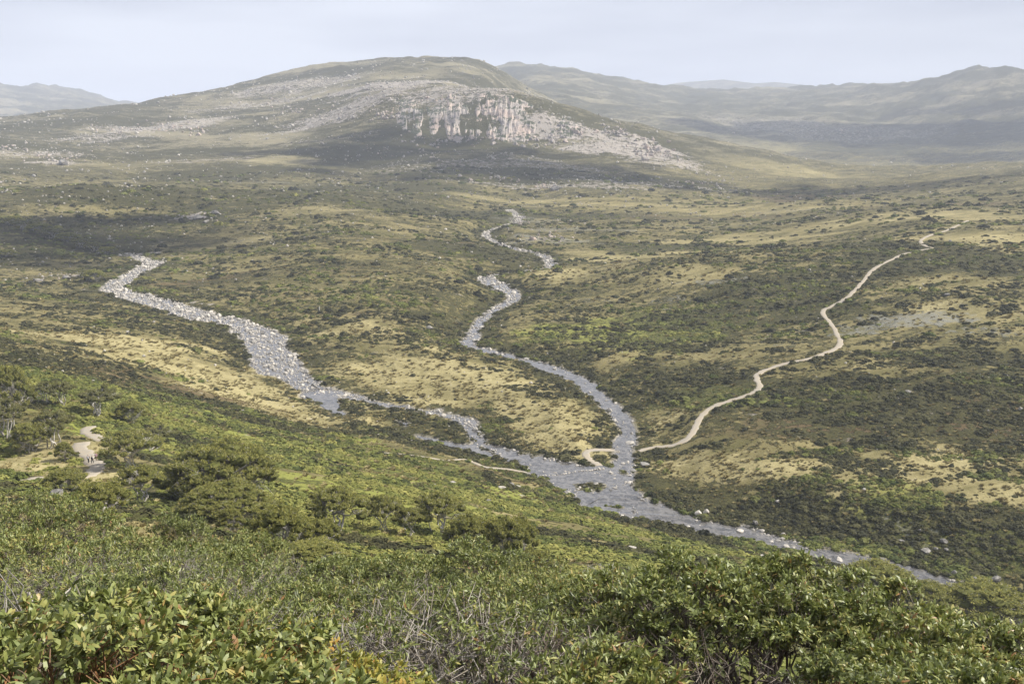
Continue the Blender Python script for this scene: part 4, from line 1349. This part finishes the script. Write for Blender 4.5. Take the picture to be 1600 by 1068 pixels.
def grow(seed, W, H, n_stems=5, n_lobes=16, tips=14, per_tip=10, leaf=(.10, .034), low=.35, spread=.12, stem_r=.03, kind='mid', lobe=.22, wig=.10, bare=0.0, dome=1.0, tint_mid=.45, droop=.1, pad=0.0):
    """skeleton and leaf placement of one plant, base at the origin; returns (wood verts, faces), leaf arrays"""
    r = np.random.default_rng(seed)
    az = r.uniform(0, 6.283, n_stems); q = r.uniform(.2, 1, n_stems)
    S0 = np.stack([np.cos(az) * spread * W * q * .5, np.sin(az) * spread * W * q * .5, np.full(n_stems, -.15)], -1)
    az1 = az + r.normal(0, .35, n_stems)
    S1 = np.stack([np.cos(az1) * W * .26 * q, np.sin(az1) * W * .26 * q, H * np.minimum(r.uniform(low * .7, low * 1.25, n_stems), .60)], -1)
    ga = np.arange(n_lobes) * 2.39996 + r.uniform(0, 6)
    fr = np.sqrt((np.arange(n_lobes) + .5) / n_lobes) * (1 + r.normal(0, .08, n_lobes))
    lr_ = W * lobe * r.uniform(.75, 1.25, n_lobes)
    hh = H * (low + (1 - low) * np.sqrt(np.clip(1 - (fr * .92) ** 2, 0, 1)) * dome) - lr_ * .55 + r.normal(0, .05 * H, n_lobes)
    C = np.stack([np.cos(ga) * fr * (W / 2 - lr_ * .7), np.sin(ga) * fr * (W / 2 - lr_ * .7), np.maximum(hh, H * .16)], -1)
    near_ = np.argmin(((C[:, None, :2] - S1[None, :, :2]) ** 2).sum(-1) + r.random((n_lobes, n_stems)) * (W * .12) ** 2, 1)
    Pst = curve(S0, S1, 6, r, wig)
    Rst = np.linspace(1, .7, 6)[None] * stem_r * r.uniform(.7, 1.25, (n_stems, 1))
    Pl = curve(S1[near_], C, 6, r, wig)
    Rl = np.linspace(.62, .30, 6)[None] * stem_r * r.uniform(.7, 1.2, (n_lobes, 1))
    M = n_lobes * tips
    li = np.repeat(np.arange(n_lobes), tips)
    d = r.normal(size=(M, 3)); d[:, 2] = np.abs(d[:, 2]) * 1.0 - .25 * (1 - pad) + .25 * pad; d = unit(d)
    outw = unit(C[li] - np.array([0, 0, H * .25])); d = unit(d + outw * .55)
    Tp = C[li] + d * lr_[li][:, None] * r.uniform(.72, 1.1, (M, 1)) * np.array([1, 1, .8 - .3 * pad])
    Tp[:, 2] = np.maximum(Tp[:, 2], H * .10)
    mid_i = r.integers(2, 6, M)
    Pt = curve(Pl[li, mid_i], Tp, 4, r, wig * 1.2)
    Rt = np.linspace(.22, .09, 4)[None] * stem_r * np.ones((M, 1))
    wood = []
    for P_, R_, sd_ in ((Pst, Rst, 6), (Pl, Rl, 5), (Pt, Rt, 3 if kind != 'near' else 4)):
        wood.append(tubes(P_, R_, sd_))
    V, F, o_ = [], [], 0
    for v, f in wood:
        V.append(v); F.append(f + o_); o_ += len(v)
    wood = (np.concatenate(V), np.concatenate(F))
    # leaves round every tip
    live = r.random(M) >= bare
    ti = np.repeat(np.nonzero(live)[0], per_tip)
    n_ = len(ti)
    ax = unit(Tp[ti] - Pt[ti, 2])
    rd = unit(r.normal(size=(n_, 3)))
    D = unit(ax * r.uniform(.1, 1, (n_, 1)) + rd * r.uniform(.6, 1.1, (n_, 1)) + np.array([0, 0, .25 - droop]))
    P = Tp[ti] - ax * (r.random((n_, 1)) ** 1.5) * leaf[0] * 2.0 + r.normal(0, leaf[0] * .18, (n_, 3))
    Nn = unit(np.array([0, 0, 1.0]) + ax * .5 + r.normal(0, .55, (n_, 3)))
    L = leaf[0] * r.uniform(.6, 1.25, n_); Wd = leaf[1] * r.uniform(.75, 1.2, n_)
    tint = np.clip(tint_mid + r.normal(0, .16, M)[ti] * .8 + r.normal(0, .17, n_), 0, 1)
    return wood, (P, D, Nn, L, Wd, tint), (C, lr_)


# ---- stunted snow gums and tea-tree domes on the slopes
def tree_kind(seed, W, H, **kw):
    wm = kw.pop('bark', white_bark); lm = kw.pop('leafmat', tree_leaf)
    core = kw.pop('core', .62); kw.setdefault('tint_mid', .64)
    wood, lf, (C, lr_) = grow(seed, W, H, **kw)
    v, f, t = leaves(*lf, 'mid')
    if core:                                     # dark lumps added inside every leaf pad, standing in for underside shade
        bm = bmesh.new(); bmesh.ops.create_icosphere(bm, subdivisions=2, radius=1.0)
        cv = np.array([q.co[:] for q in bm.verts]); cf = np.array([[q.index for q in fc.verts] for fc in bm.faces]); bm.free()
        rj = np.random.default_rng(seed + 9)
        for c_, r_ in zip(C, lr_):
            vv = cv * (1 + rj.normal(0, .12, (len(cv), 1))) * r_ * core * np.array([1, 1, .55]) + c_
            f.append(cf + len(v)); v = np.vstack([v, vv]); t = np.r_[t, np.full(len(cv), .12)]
    tm = mesh_arrays('trunk', wood[0], wood[1], True); tm.materials.append(wm)
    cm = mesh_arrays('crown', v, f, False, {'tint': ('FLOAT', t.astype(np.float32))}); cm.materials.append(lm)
    return tm, cm, W, H


KIND = {
    'umbrella': [tree_kind(500 + i, 8, 5.5, n_stems=4, n_lobes=32, tips=15, per_tip=17, leaf=(.20, .085), low=.56, spread=.10, stem_r=.13, lobe=.125, wig=.12, dome=.85, pad=1, core=.60) for i in range(3)],
    'dome': [tree_kind(520 + i, 8, 4.6, n_stems=7, n_lobes=50, tips=14, per_tip=15, leaf=(.20, .085), low=.26, spread=.35, stem_r=.09, lobe=.115, wig=.11, pad=1, dome=.98, core=.62) for i in range(3)],
    'open': [tree_kind(540 + i, 8, 6.0, n_stems=7, n_lobes=26, tips=14, per_tip=16, leaf=(.20, .08), low=.58, spread=.30, stem_r=.12, lobe=.13, wig=.09, dome=.75, pad=1, core=.58, leafmat=dark_leaf) for i in range(3)],
    'mound': [tree_kind(580 + i, 18, 8, n_stems=9, n_lobes=95, tips=15, per_tip=15, leaf=(.27, .115), low=.26, spread=.4, stem_r=.15, lobe=.085, wig=.11, pad=1, dome=.98, core=.62) for i in range(2)],
    'dead': [tree_kind(560, 6, 3.0, n_stems=7, n_lobes=16, tips=6, per_tip=2, leaf=(.2, .06), low=.5, spread=.4, stem_r=.07, lobe=.2, wig=.12, bare=.9, core=0)],
}
_n = {}


def tree(u, v, w, h, kind, label, cat='tree', name='snow_gum_tree', group=None, lean=0.0):
    x, y = hit(u, v)
    R = math.sqrt(x * x + y * y + (EYE - gz(x, y)) ** 2)
    per = R / FPX
    i = _n.get(kind, 0); _n[kind] = i + 1
    tm, cm, W, H = KIND[kind][i % len(KIND[kind])]
    z = gz(x, y)
    e = empty(name, (x, y, z), i * 2.1 + .4)
    hs = h * per / math.cos(math.radians(18)) / H
    e.scale = (w * per / W, w * per / W, hs * .98)
    link('trunk', tm, None, e); link('crown', cm, None, e)
    return tag(e, label, cat, group)


TREES = [
    (20, 648, 64, 66, 'dome', 'tall dome-crowned snow gum at the far left edge of the slope'),
    (70, 631, 42, 33, 'open', 'left of two white-stemmed snow gums with fanned trunks'),
    (97, 634, 40, 36, 'open', 'right of two white-stemmed snow gums with fanned trunks'),
    (157, 652, 66, 46, 'open', 'broad dark snow gum with pale trunks above the path bend'),
    (205, 662, 48, 33, 'dome', 'low rounded snow gum trailing right of the broad dark one'),
    (8, 688, 70, 60, 'open', 'grey-stemmed snow gum cut by the left picture edge above the meadow'),
    (85, 700, 66, 56, 'open', 'leaning grey snow gum just left of the path top'),
    (48, 706, 60, 42, 'dome', 'dense round green shrub tree in front of the grey-stemmed gums'),
    (101, 721, 30, 27, 'dome', 'small round bush at the left side of the path'),
    (207, 735, 96, 58, 'umbrella', 'flat-topped snow gum with splayed trunk right of the three walkers'),
    (248, 700, 48, 34, 'open', 'small bare-legged snow gum behind the flat-topped one'),
    (104, 772, 70, 36, 'dome', 'dark dome shrub beside the smooth pale boulder'),
    (158, 814, 92, 58, 'dome', 'dark rounded shrub tree behind the leafy left thicket'),
    (220, 784, 78, 54, 'umbrella', 'round-headed snow gum with a short forked trunk below the path'),
    (345, 788, 182, 92, 'mound', 'largest spreading snow gum mound with many billowing crowns'),
    (352, 818, 146, 58, 'mound', 'wide dark snow gum crown in front of the largest mound'),
    (361, 832, 44, 36, 'dome', 'small ball-shaped bush between two wide gum crowns'),
    (440, 864, 100, 72, 'dome', 'dense snow gum with many upright stems right of the ball-shaped bush'),
    (500, 862, 70, 52, 'dome', 'pale green snow gum crown joining the dense many-stemmed one'),
    (488, 888, 116, 38, 'dome', 'low spreading bush below the dense many-stemmed gum'),
    (526, 836, 100, 74, 'umbrella', 'flat-crowned snow gum with a pale forked trunk on open heath'),
    (600, 832, 66, 58, 'umbrella', 'left tree of the gnarled clump on the slope'),
    (638, 839, 52, 45, 'umbrella', 'little round tree with tangled white limbs in the gnarled clump'),
    (686, 838, 92, 68, 'umbrella', 'right tree of the gnarled clump with a bent white trunk'),
    (735, 872, 90, 66, 'dome', 'olive snow gum mound rising behind the middle thicket'),
    (795, 886, 100, 80, 'dome', 'broad olive snow gum mound right of the middle thicket top'),
    (840, 905, 60, 44, 'dome', 'small drooping olive crown at the end of the gum row'),
    (1370, 935, 124, 50, 'dome', 'low grey-green dome bush behind the big leafy bush near the river'),
    (1440, 958, 90, 44, 'dome', 'second grey-green bush lower right behind the big leafy bush'),
    (1540, 985, 150, 62, 'dome', 'grey-green bush at the right picture edge below the river end'),
    (130, 388, 46, 14, 'open', 'dark scrubby tree in the gully above the stony river'),
    (85, 372, 50, 14, 'open', 'dark scrubby tree higher up the left gully'),
    (40, 358, 50, 14, 'open', 'topmost dark scrubby tree in the left gully'),
    (148, 441, 34, 17, 'dome', 'dark bush on the bluff at the bend of the stony river'),
    (126, 434, 30, 14, 'open', 'dark bush between bluff rocks at the river bend'),
    (168, 398, 30, 12, 'dome', 'lowest dark bush of the left gully beside the river top'),
    (148, 393, 34, 13, 'open', 'dark gully bush just above the lowest one'),
    (106, 379, 40, 13, 'dome', 'dark gully bush between the two scrubby trees'),
    (62, 365, 40, 13, 'dome', 'dark gully bush near the left hillside'),
    (16, 352, 40, 13, 'dome', 'dark gully bush at the left picture edge'),
    (10, 402, 34, 10, 'dome', 'dark bush at the left picture edge across the river'),
]
for u, v, w, h, kd, lb in TREES:
    bush = 'bush' in lb or 'shrub' in lb
    tree(u, v, w, h, kd, lb, 'bush' if bush else 'tree', 'bush' if bush else 'snow_gum_tree')
tree(940, 912, 90, 26, 'dead', 'bare white dead branches spreading behind the leafy bush', 'dead tree', 'dead_tree')

# ---- the thicket at our feet: (column, row of the top, distance, width, kind, label)
THICKET = [
    (55, 925, 5.6, 2.5, 'near', 'large-leaved bush in the lower left corner'),
    (225, 915, 6.4, 2.7, 'near', 'tallest large-leaved bush in the lower left'),
    (395, 975, 6.9, 2.5, 'nearyellow', 'yellowing large-leaved bush right of the tallest lower left one'),
    (535, 1018, 7.6, 2.1, 'nearyellow', 'low golden bush at the bottom edge left of bare branches'),
    (310, 1015, 5.2, 2.0, 'near', 'large-leaved bush at the bottom edge below the yellowing one'),
    (110, 1030, 4.7, 1.7, 'near', 'nearest leafy bush cut by the bottom edge at lower left'),
    (1120, 872, 13.0, 2.8, 'crest', 'highest crest of the big glossy bush on the right'),
    (1265, 902, 12.8, 2.8, 'crest', 'glossy bush just right of the highest crest'),
    (1400, 958, 12.2, 2.7, 'crest', 'glossy bush on the falling right shoulder of the thicket'),
    (1530, 1008, 11.4, 2.6, 'crest', 'glossy bush near the right edge of the thicket'),
    (1010, 896, 14.0, 2.8, 'crest', 'glossy bush at the left end of the big right-hand bush'),
    (1345, 1012, 10.2, 1.7, 'near', 'low glossy bush in front below the right crest'),
    (1500, 1030, 8.2, 2.2, 'near', 'low glossy bush in the lower right corner area'),
    (1610, 1030, 8.6, 2.4, 'near', 'glossy bush cut by the right edge at the bottom'),
    (40, 776, 36, 5.5, 'mid', 'leafy gum shrub on the far left crest of the thicket'),
    (115, 800, 34, 5.0, 'mid', 'leafy gum shrub right of the far left crest'),
    (185, 838, 31, 4.6, 'mid', 'leafy gum shrub below the dark rounded shrub tree'),
    (15, 838, 26, 4.6, 'mid', 'leafy gum shrub at the left edge under the crest'),
    (280, 815, 38, 3.6, 'mid', 'pale sprouting shrub in the gap before the largest gum mound'),
    (390, 838, 36, 4.0, 'mid', 'bright sprouting shrub before the dense many-stemmed gum'),
    (100, 870, 22, 4.2, 'sparse', 'twiggy half-bare shrub in the left thicket'),
    (330, 856, 30, 4.6, 'mid', 'leafy shrub left of the dry twig patch'),
    (255, 868, 26, 4.0, 'sparse', 'leafy shrub below the grassy gap'),
    (440, 884, 28, 4.6, 'sparse', 'leafy shrub under the low spreading bush'),
    (545, 880, 28, 4.6, 'mid', 'leafy shrub on the middle crest left of the olive mounds'),
    (640, 878, 27, 4.4, 'mid', 'leafy shrub on the middle crest below the gnarled clump'),
    (745, 856, 26, 4.2, 'mid', 'leafy shrub standing highest on the middle crest'),
    (850, 884, 24, 4.0, 'mid', 'leafy shrub below the small drooping olive crown'),
    (925, 902, 21, 3.8, 'mid', 'leafy shrub just left of the big glossy bush'),
    (350, 905, 20, 4.0, 'sparse', 'twiggy shrub with bare brown stems in the left middle'),
    (180, 905, 16, 3.6, 'mid', 'small-leaved shrub behind the tallest lower left bush'),
    (470, 920, 19, 3.8, 'mid', 'small-leaved dark green shrub above the golden bush'),
    (570, 925, 19, 3.8, 'sparse', 'small-leaved shrub above the left bare branches'),
    (665, 915, 19, 3.8, 'sparse', 'half-bare shrub over the tangle of grey branches'),
    (775, 910, 18, 3.8, 'mid', 'small-leaved shrub round the dark crooked trunk'),
    (880, 925, 16, 3.6, 'mid', 'small-leaved shrub in the shade left of the big bush'),
    (270, 940, 13, 3.0, 'mid', 'fine-leaved shrub just behind the yellowing bush'),
    (420, 950, 14, 3.0, 'sparse', 'twiggy dark shrub behind the golden bush'),
    (950, 945, 13.5, 3.2, 'sparse', 'half-bare shrub at the lower left of the big bush'),
    (560, 975, 11, 3.0, 'bare', 'bare grey branches left of the main tangle'),
    (665, 955, 11, 3.4, 'bare', 'main tangle of bare grey branches at the bottom centre'),
    (770, 972, 10.8, 3.0, 'bare', 'bare grey branches just right of the main tangle'),
    (865, 985, 10.5, 3.0, 'darkbare', 'half-bare dark branches left of the big glossy bush stems'),
    (1010, 990, 11.8, 2.6, 'stems', 'dark bare stems under the big glossy bush'),
    (1150, 1000, 11.4, 2.6, 'stems', 'thin crossing stems beneath the crest of the big bush'),
    (960, 1030, 9.0, 2.2, 'mid', 'low green sprout among bare stems at bottom right of centre'),
    (14, 868, 7.5, 1.3, 'snag', 'pale forked dead branch standing at the left edge'),
]
LEAFVAR = []


def leaf_variants(mat, key):
    out = []
    for i in range(7):
        tint = np.array([.1 + .13 * i])
        v, f, t = leaves(np.zeros((1, 3)), np.array([[1.0, 0, 0]]), np.array([[0, 0, 1.0]]), np.array([1.0]), np.array([.36]), tint, 'near')
        me = mesh_arrays('leaf', v, f, False, {'tint': ('FLOAT', t.astype(np.float32))})
        me.materials.append(mat)
        out.append(me)
    return out


VAR = {'crest': leaf_variants(gum_leaf, 'g'), 'near': leaf_variants(gum_leaf, 'g'), 'nearyellow': leaf_variants(yellow_leaf, 'y')}
PAR = {
    'near': dict(n_stems=9, n_lobes=24, tips=14, per_tip=28, pad=.8, leaf=(.070, .029), low=.60, spread=.45, stem_r=.024, kind='near', lobe=.15, wig=.11, tint_mid=.50),
    'crest': dict(n_stems=13, n_lobes=30, tips=14, per_tip=22, pad=.9, leaf=(.090, .033), low=.88, spread=.75, stem_r=.030, kind='near', lobe=.13, wig=.12, tint_mid=.52),
    'nearyellow': dict(n_stems=8, n_lobes=22, tips=15, per_tip=20, pad=.8, leaf=(.064, .025), low=.5, spread=.30, stem_r=.02, kind='near', lobe=.16, wig=.09, tint_mid=.52),
    'mid': dict(n_stems=12, n_lobes=24, tips=16, per_tip=15, pad=.7, leaf=(.10, .035), low=.70, spread=.65, stem_r=.028, kind='mid', lobe=.155, wig=.12, tint_mid=.50),
    'sparse': dict(n_stems=11, n_lobes=26, tips=16, per_tip=14, leaf=(.11, .036), low=.5, spread=.45, stem_r=.028, kind='mid', lobe=.18, wig=.13, bare=.35, tint_mid=.45),
    'bare': dict(n_stems=9, n_lobes=26, tips=7, per_tip=16, leaf=(.10, .034), low=.5, spread=.5, stem_r=.036, kind='mid', lobe=.20, wig=.15, bare=.62, tint_mid=.45),
    'darkbare': dict(n_stems=10, n_lobes=26, tips=7, per_tip=16, leaf=(.10, .034), low=.5, spread=.5, stem_r=.034, kind='mid', lobe=.20, wig=.15, bare=.55, tint_mid=.45),
    'stems': dict(n_stems=12, n_lobes=22, tips=6, per_tip=14, leaf=(.09, .03), low=.6, spread=.7, stem_r=.030, kind='mid', lobe=.20, wig=.14, bare=.85, tint_mid=.45),
    'snag': dict(n_stems=3, n_lobes=7, tips=3, per_tip=6, leaf=(.09, .03), low=.55, spread=.3, stem_r=.032, kind='mid', lobe=.25, wig=.12, bare=.85, tint_mid=.5),
}
for i, (u, v, r, W, kd, lb) in enumerate(THICKET):
    th, t = ray(u, v)
    x, y = r * math.sin(th), r * math.cos(th)
    top = EYE + r * t
    z = gz(x, y)
    top -= 0.0 if kd in ('bare', 'snag', 'darkbare', 'stems') else (.20 if kd.startswith('near') else .12 if kd == 'crest' else 0.0)
    H = max(top - z, 1.0)
    kw = dict(PAR[kd])
    if kd == 'mid': W *= .80
    if kd == 'mid' and r > 24:
        kw['leaf'] = (.125, .044)
    kw['tint_mid'] = kw['tint_mid'] + random.uniform(-.10, .10)
    wood, lf, _ = grow(700 + i, W, H, **kw)
    bare_ = kd in ('bare', 'snag', 'darkbare', 'stems')
    e = empty('dead_branches' if bare_ else 'leafy_bush', (x, y, z - .1 + (top - z - H)))
    wm = mesh_arrays('branches', wood[0], wood[1], True)
    wm.materials.append(bark_mat if kd in ('bare', 'sparse', 'snag') else orange_twig if kd.startswith('near') else twig_mat)
    link('branches', wm, None, e)
    P, D, Nn, L, Wd, tint = lf
    near_ = kd.startswith('near') or kd == 'crest'
    lm = yellow_leaf if kd == 'nearyellow' else gum_leaf
    sel = np.zeros(len(P), bool)
    if near_:
        wp = P + np.array([x, y, z - .1])
        vis = in_frame(wp[:, 0], wp[:, 1], wp[:, 2], -6)
        dist = np.linalg.norm(wp - np.array([0, 0, EYE]), axis=1)
        outer = dist + np.where(vis, 0, 100) - .35 * P[:, 2]
        pick = np.argsort(outer)[:240]
        pick = pick[vis[pick]]
        sel[pick] = True
        S_ = unit(np.cross(D, Nn)); N2 = np.cross(S_, D)
        for j in pick:
            lo_ = link('leaf', VAR[kd][int(np.clip((tint[j] - .1) / .13 + .5, 0, 6))], None, e)
            M_ = Matrix(((D[j, 0] * L[j], S_[j, 0] * L[j], N2[j, 0] * L[j], P[j, 0]), (D[j, 1] * L[j], S_[j, 1] * L[j], N2[j, 1] * L[j], P[j, 1]), (D[j, 2] * L[j], S_[j, 2] * L[j], N2[j, 2] * L[j], P[j, 2]), (0, 0, 0, 1)))
            lo_.matrix_local = M_
    if (~sel).any():
        k = ~sel
        vv, ff, tt = leaves(P[k], D[k], Nn[k], L[k], Wd[k], tint[k], 'near' if near_ else 'mid')
        cm = mesh_arrays('foliage', vv, ff, False, {'tint': ('FLOAT', tt.astype(np.float32))})
        cm.materials.append(lm)
        fo = link('foliage', cm, None, e)
        fo['kind'] = 'stuff'
    tag(e, lb, 'dead branches' if bare_ else 'bush', 'bushes of the thicket at our feet')
# ------------------------------------------------------------------ three walkers on the near path
def flat_mat(name, c, rough=.8):
    m = NT(name)
    n_ = m.noise(m.objco(), 14, 3)
    return m.base(m.mix(n_, tuple(q * .8 for q in c), tuple(min(1, q * 1.15) for q in c)), rough, .2)


skin_m = flat_mat('skin', (0.45, 0.28, 0.20)); hair_m = flat_mat('dark_hair', (0.03, 0.022, 0.016)); navy = flat_mat('navy_cloth', (0.02, 0.025, 0.05)); white_c = flat_mat('white_cloth', (0.72, 0.72, 0.72))
plum = flat_mat('plum_cloth', (0.12, 0.04, 0.10)); black_c = flat_mat('black_cloth', (0.018, 0.018, 0.02)); pink = flat_mat('pink_cloth', (0.65, 0.45, 0.5)); khaki = flat_mat('khaki_cloth', (0.20, 0.16, 0.09))


def skinned(name, joints, edges, radii, mat, parent, root=0):
    me = bpy.data.meshes.new(name)
    me.from_pydata(joints, edges, [])
    o = link(name, me, mat, parent)
    md = o.modifiers.new('skin', 'SKIN'); md.use_smooth_shade = True
    for i, q in enumerate(me.skin_vertices[0].data):
        q.radius = radii[i] if isinstance(radii[i], tuple) else (radii[i], radii[i]); q.use_root = (i == root)
    sb = o.modifiers.new('sub', 'SUBSURF'); sb.levels = 1; sb.render_levels = 1
    return o


def person(u, v, label, top, legs, pack, stride, rz):
    x, y = hit(u, v)
    e = empty('person', (x, y, gz(x, y) + .12), rz)
    s = stride
    J = [(0, 0, .95), (0, 0, 1.15), (0, .01, 1.38), (0, .01, 1.50), (0, .02, 1.58), (0, .03, 1.70),
         (-.10, 0, .90), (-.11, .06 + s, .50), (-.11, s * .9, .08), (-.11, s * .9 + .13, .04),
         (.10, 0, .90), (.11, .05 - s * .6, .50), (.11, -s, .10), (.11, -s + .13, .05),
         (-.19, 0, 1.41), (-.25, -s * .4, 1.13), (-.24, .12 - s * .4, .90), (-.24, .17 - s * .4, .82),
         (.19, 0, 1.41), (.25, s * .4, 1.13), (.24, .12 + s * .4, .90), (.24, .17 + s * .4, .82)]
    E = [(0, 1), (1, 2), (2, 3), (3, 4), (4, 5), (0, 6), (6, 7), (7, 8), (8, 9), (0, 10), (10, 11), (11, 12), (12, 13), (2, 14), (14, 15), (15, 16), (16, 17), (2, 18), (18, 19), (19, 20), (20, 21)]
    R = [(.15, .11), (.14, .10), (.15, .10), .055, .085, .09, .085, .06, .045, .04, .085, .06, .045, .04, .06, .045, .035, .03, .06, .045, .035, .03]
    skinned('body', J, E, R, skin_m, e)
    k = [0, 1, 2, 14, 15, 18, 19]
    skinned('shirt', [J[i] for i in k], [(0, 1), (1, 2), (2, 3), (3, 4), (2, 5), (5, 6)], [(.17, .13), (.16, .12), (.17, .12), .075, .062, .075, .062], top, e)
    k = [0, 6, 7, 8, 10, 11, 12]
    skinned('trousers', [J[i] for i in k], [(0, 1), (1, 2), (2, 3), (0, 4), (4, 5), (5, 6)], [(.165, .125), .105, .08, .062, .105, .08, .062], legs, e)
    skinned('hair', [(0, .0, 1.66), (0, -.01, 1.74)], [(0, 1)], [.10, .085], hair_m, e)
    if pack:
        bm = bmesh.new(); bmesh.ops.create_cube(bm, size=1.0)
        for q in bm.verts: q.co = Vector((q.co.x * .30, q.co.y * .18 - .19, q.co.z * .46 + 1.22))
        bmesh.ops.bevel(bm, geom=list(bm.edges), offset=.05, segments=2, affect='EDGES')
        me = bpy.data.meshes.new('backpack'); bm.to_mesh(me); bm.free()
        link('backpack', me, pack, e)
    return tag(e, label, 'person', 'walkers on the near path')


person(138.5, 723, 'left walker on the path in dark clothes with a pale backpack', navy, black_c, white_c, .20, .1)
person(144.8, 725, 'middle walker on the path in a white top and dark backpack', white_c, black_c, navy, -.18, -.05)
person(151, 722, 'right walker on the path in a plum top and pink backpack', plum, khaki, pink, .16, .15)

# ------------------------------------------------------------------ small marker post on the flat
x, y = hit(499, 486)
bm = bmesh.new()
bmesh.ops.create_cone(bm, cap_ends=True, segments=8, radius1=.22, radius2=.16, depth=2.4)
for q in bm.verts: q.co.z += 1.1
bmesh.ops.bevel(bm, geom=[e_ for e_ in bm.edges if all(v_.co.z > 2 for v_ in e_.verts)], offset=.05, segments=1, affect='EDGES')
me = bpy.data.meshes.new('marker_post'); bm.to_mesh(me); bm.free()
o = link('marker_post', me, flat_mat('weathered_white_paint', (0.62, 0.60, 0.56)))
o.location = (x, y, gz(x, y)); o.rotation_euler = (0, .05, 0)
tag(o, 'small pale post standing alone on the grassy flat between the streams', 'post')
# ------------------------------------------------------------------ haze
bm = bmesh.new()
bmesh.ops.create_cube(bm, size=1.0)
for vv in bm.verts:
    vv.co.x *= 28600; vv.co.y = (vv.co.y + .5) * 16600 - 800; vv.co.z = (-30 if vv.co.z < 0 else 510)
hm = bpy.data.meshes.new('haze'); bm.to_mesh(hm); bm.free()
m = NT('haze_air')
m.n.remove(m.bsdf)
pv = m.add('ShaderNodeVolumePrincipled')
pv.inputs['Color'].default_value = (0.77, 0.835, 1.0, 1)
pv.inputs['Density'].default_value = 0.00012
pv.inputs['Anisotropy'].default_value = 0.0
m.l.new(pv.outputs[0], m.out.inputs['Volume'])
hz = link('haze', hm, m.mat)
tag(hz, 'thin pale mountain mist filling the valley air', None, None, 'stuff')
hz.display_type = 'WIRE'

# ------------------------------------------------------------------ half-transparent clouds added out of view to cast shade on the slopes
m = NT('shade_cloud')
m.base((0.9, 0.9, 0.92), 1.0, 0.0)
tr = m.add('ShaderNodeBsdfTransparent')
mx = m.add('ShaderNodeMixShader')
lw = m.add('ShaderNodeLayerWeight'); lw.inputs['Blend'].default_value = .35
m.put(mx.inputs[0], m.math('ADD', m.math('MULTIPLY', lw.outputs['Facing'], .40), .60, clamp=True))
m.l.new(m.bsdf.outputs[0], mx.inputs[1]); m.l.new(tr.outputs[0], mx.inputs[2])
m.l.new(mx.outputs[0], m.out.inputs['Surface'])
SHADE_CLOUDS = [  # column and row over which the cloud's shade lies, half width, half depth, label
    (820, 262, 330, 190, 'unseen cloud added to shade the foot of the mountain'),
    (560, 235, 200, 150, 'small unseen cloud added beside the one shading the mountain foot'),
    (1430, 215, 800, 700, 'broad unseen cloud added to shade the far right-hand hills'),
    (1330, 300, 260, 120, 'flat unseen cloud added to shade the upper right slope'),
    (90, 380, 150, 110, 'small unseen cloud added to shade the left gully'),
]
for i, (u, v, hw, hd, lb) in enumerate(SHADE_CLOUDS):
    x, y = hit(u, v)
    zc = 640 + 40 * i
    k = (zc - gz(x, y)) / SUN_DIR.z
    cx, cy = x + SUN_DIR.x * k, y + SUN_DIR.y * k
    r_ = np.random.default_rng(900 + i)
    bm = bmesh.new()
    for j in range(26):
        a_ = r_.uniform(0, 6.283); q_ = math.sqrt(r_.random())
        s_ = r_.uniform(.20, .42) * min(hw, hd) * (1.15 - .6 * q_)
        mt = Matrix.Translation((math.cos(a_) * q_ * hw, math.sin(a_) * q_ * hd, r_.uniform(0, .25) * s_)) @ Matrix.Diagonal((s_ * r_.uniform(1, 1.9), s_, s_ * .42, 1))
        bmesh.ops.create_icosphere(bm, subdivisions=3, radius=1.0, matrix=mt)
    co = np.array([q.co[:] for q in bm.verts])
    d_ = fbm(co[:, 0] / (hw * .22) + co[:, 2] * .01, co[:, 1] / (hw * .22), 4, 77) - .5
    for q, dd_ in zip(bm.verts, d_): q.co += q.co.normalized() * dd_ * min(hw, hd) * .25
    me = bpy.data.meshes.new('cloud'); bm.to_mesh(me); bm.free()
    me.polygons.foreach_set('use_smooth', np.ones(len(me.polygons), bool))
    o = link('cloud', me, m.mat)
    o.location = (cx, cy, zc)
    tag(o, lb, 'cloud', 'unseen clouds added for their shade', 'stuff')
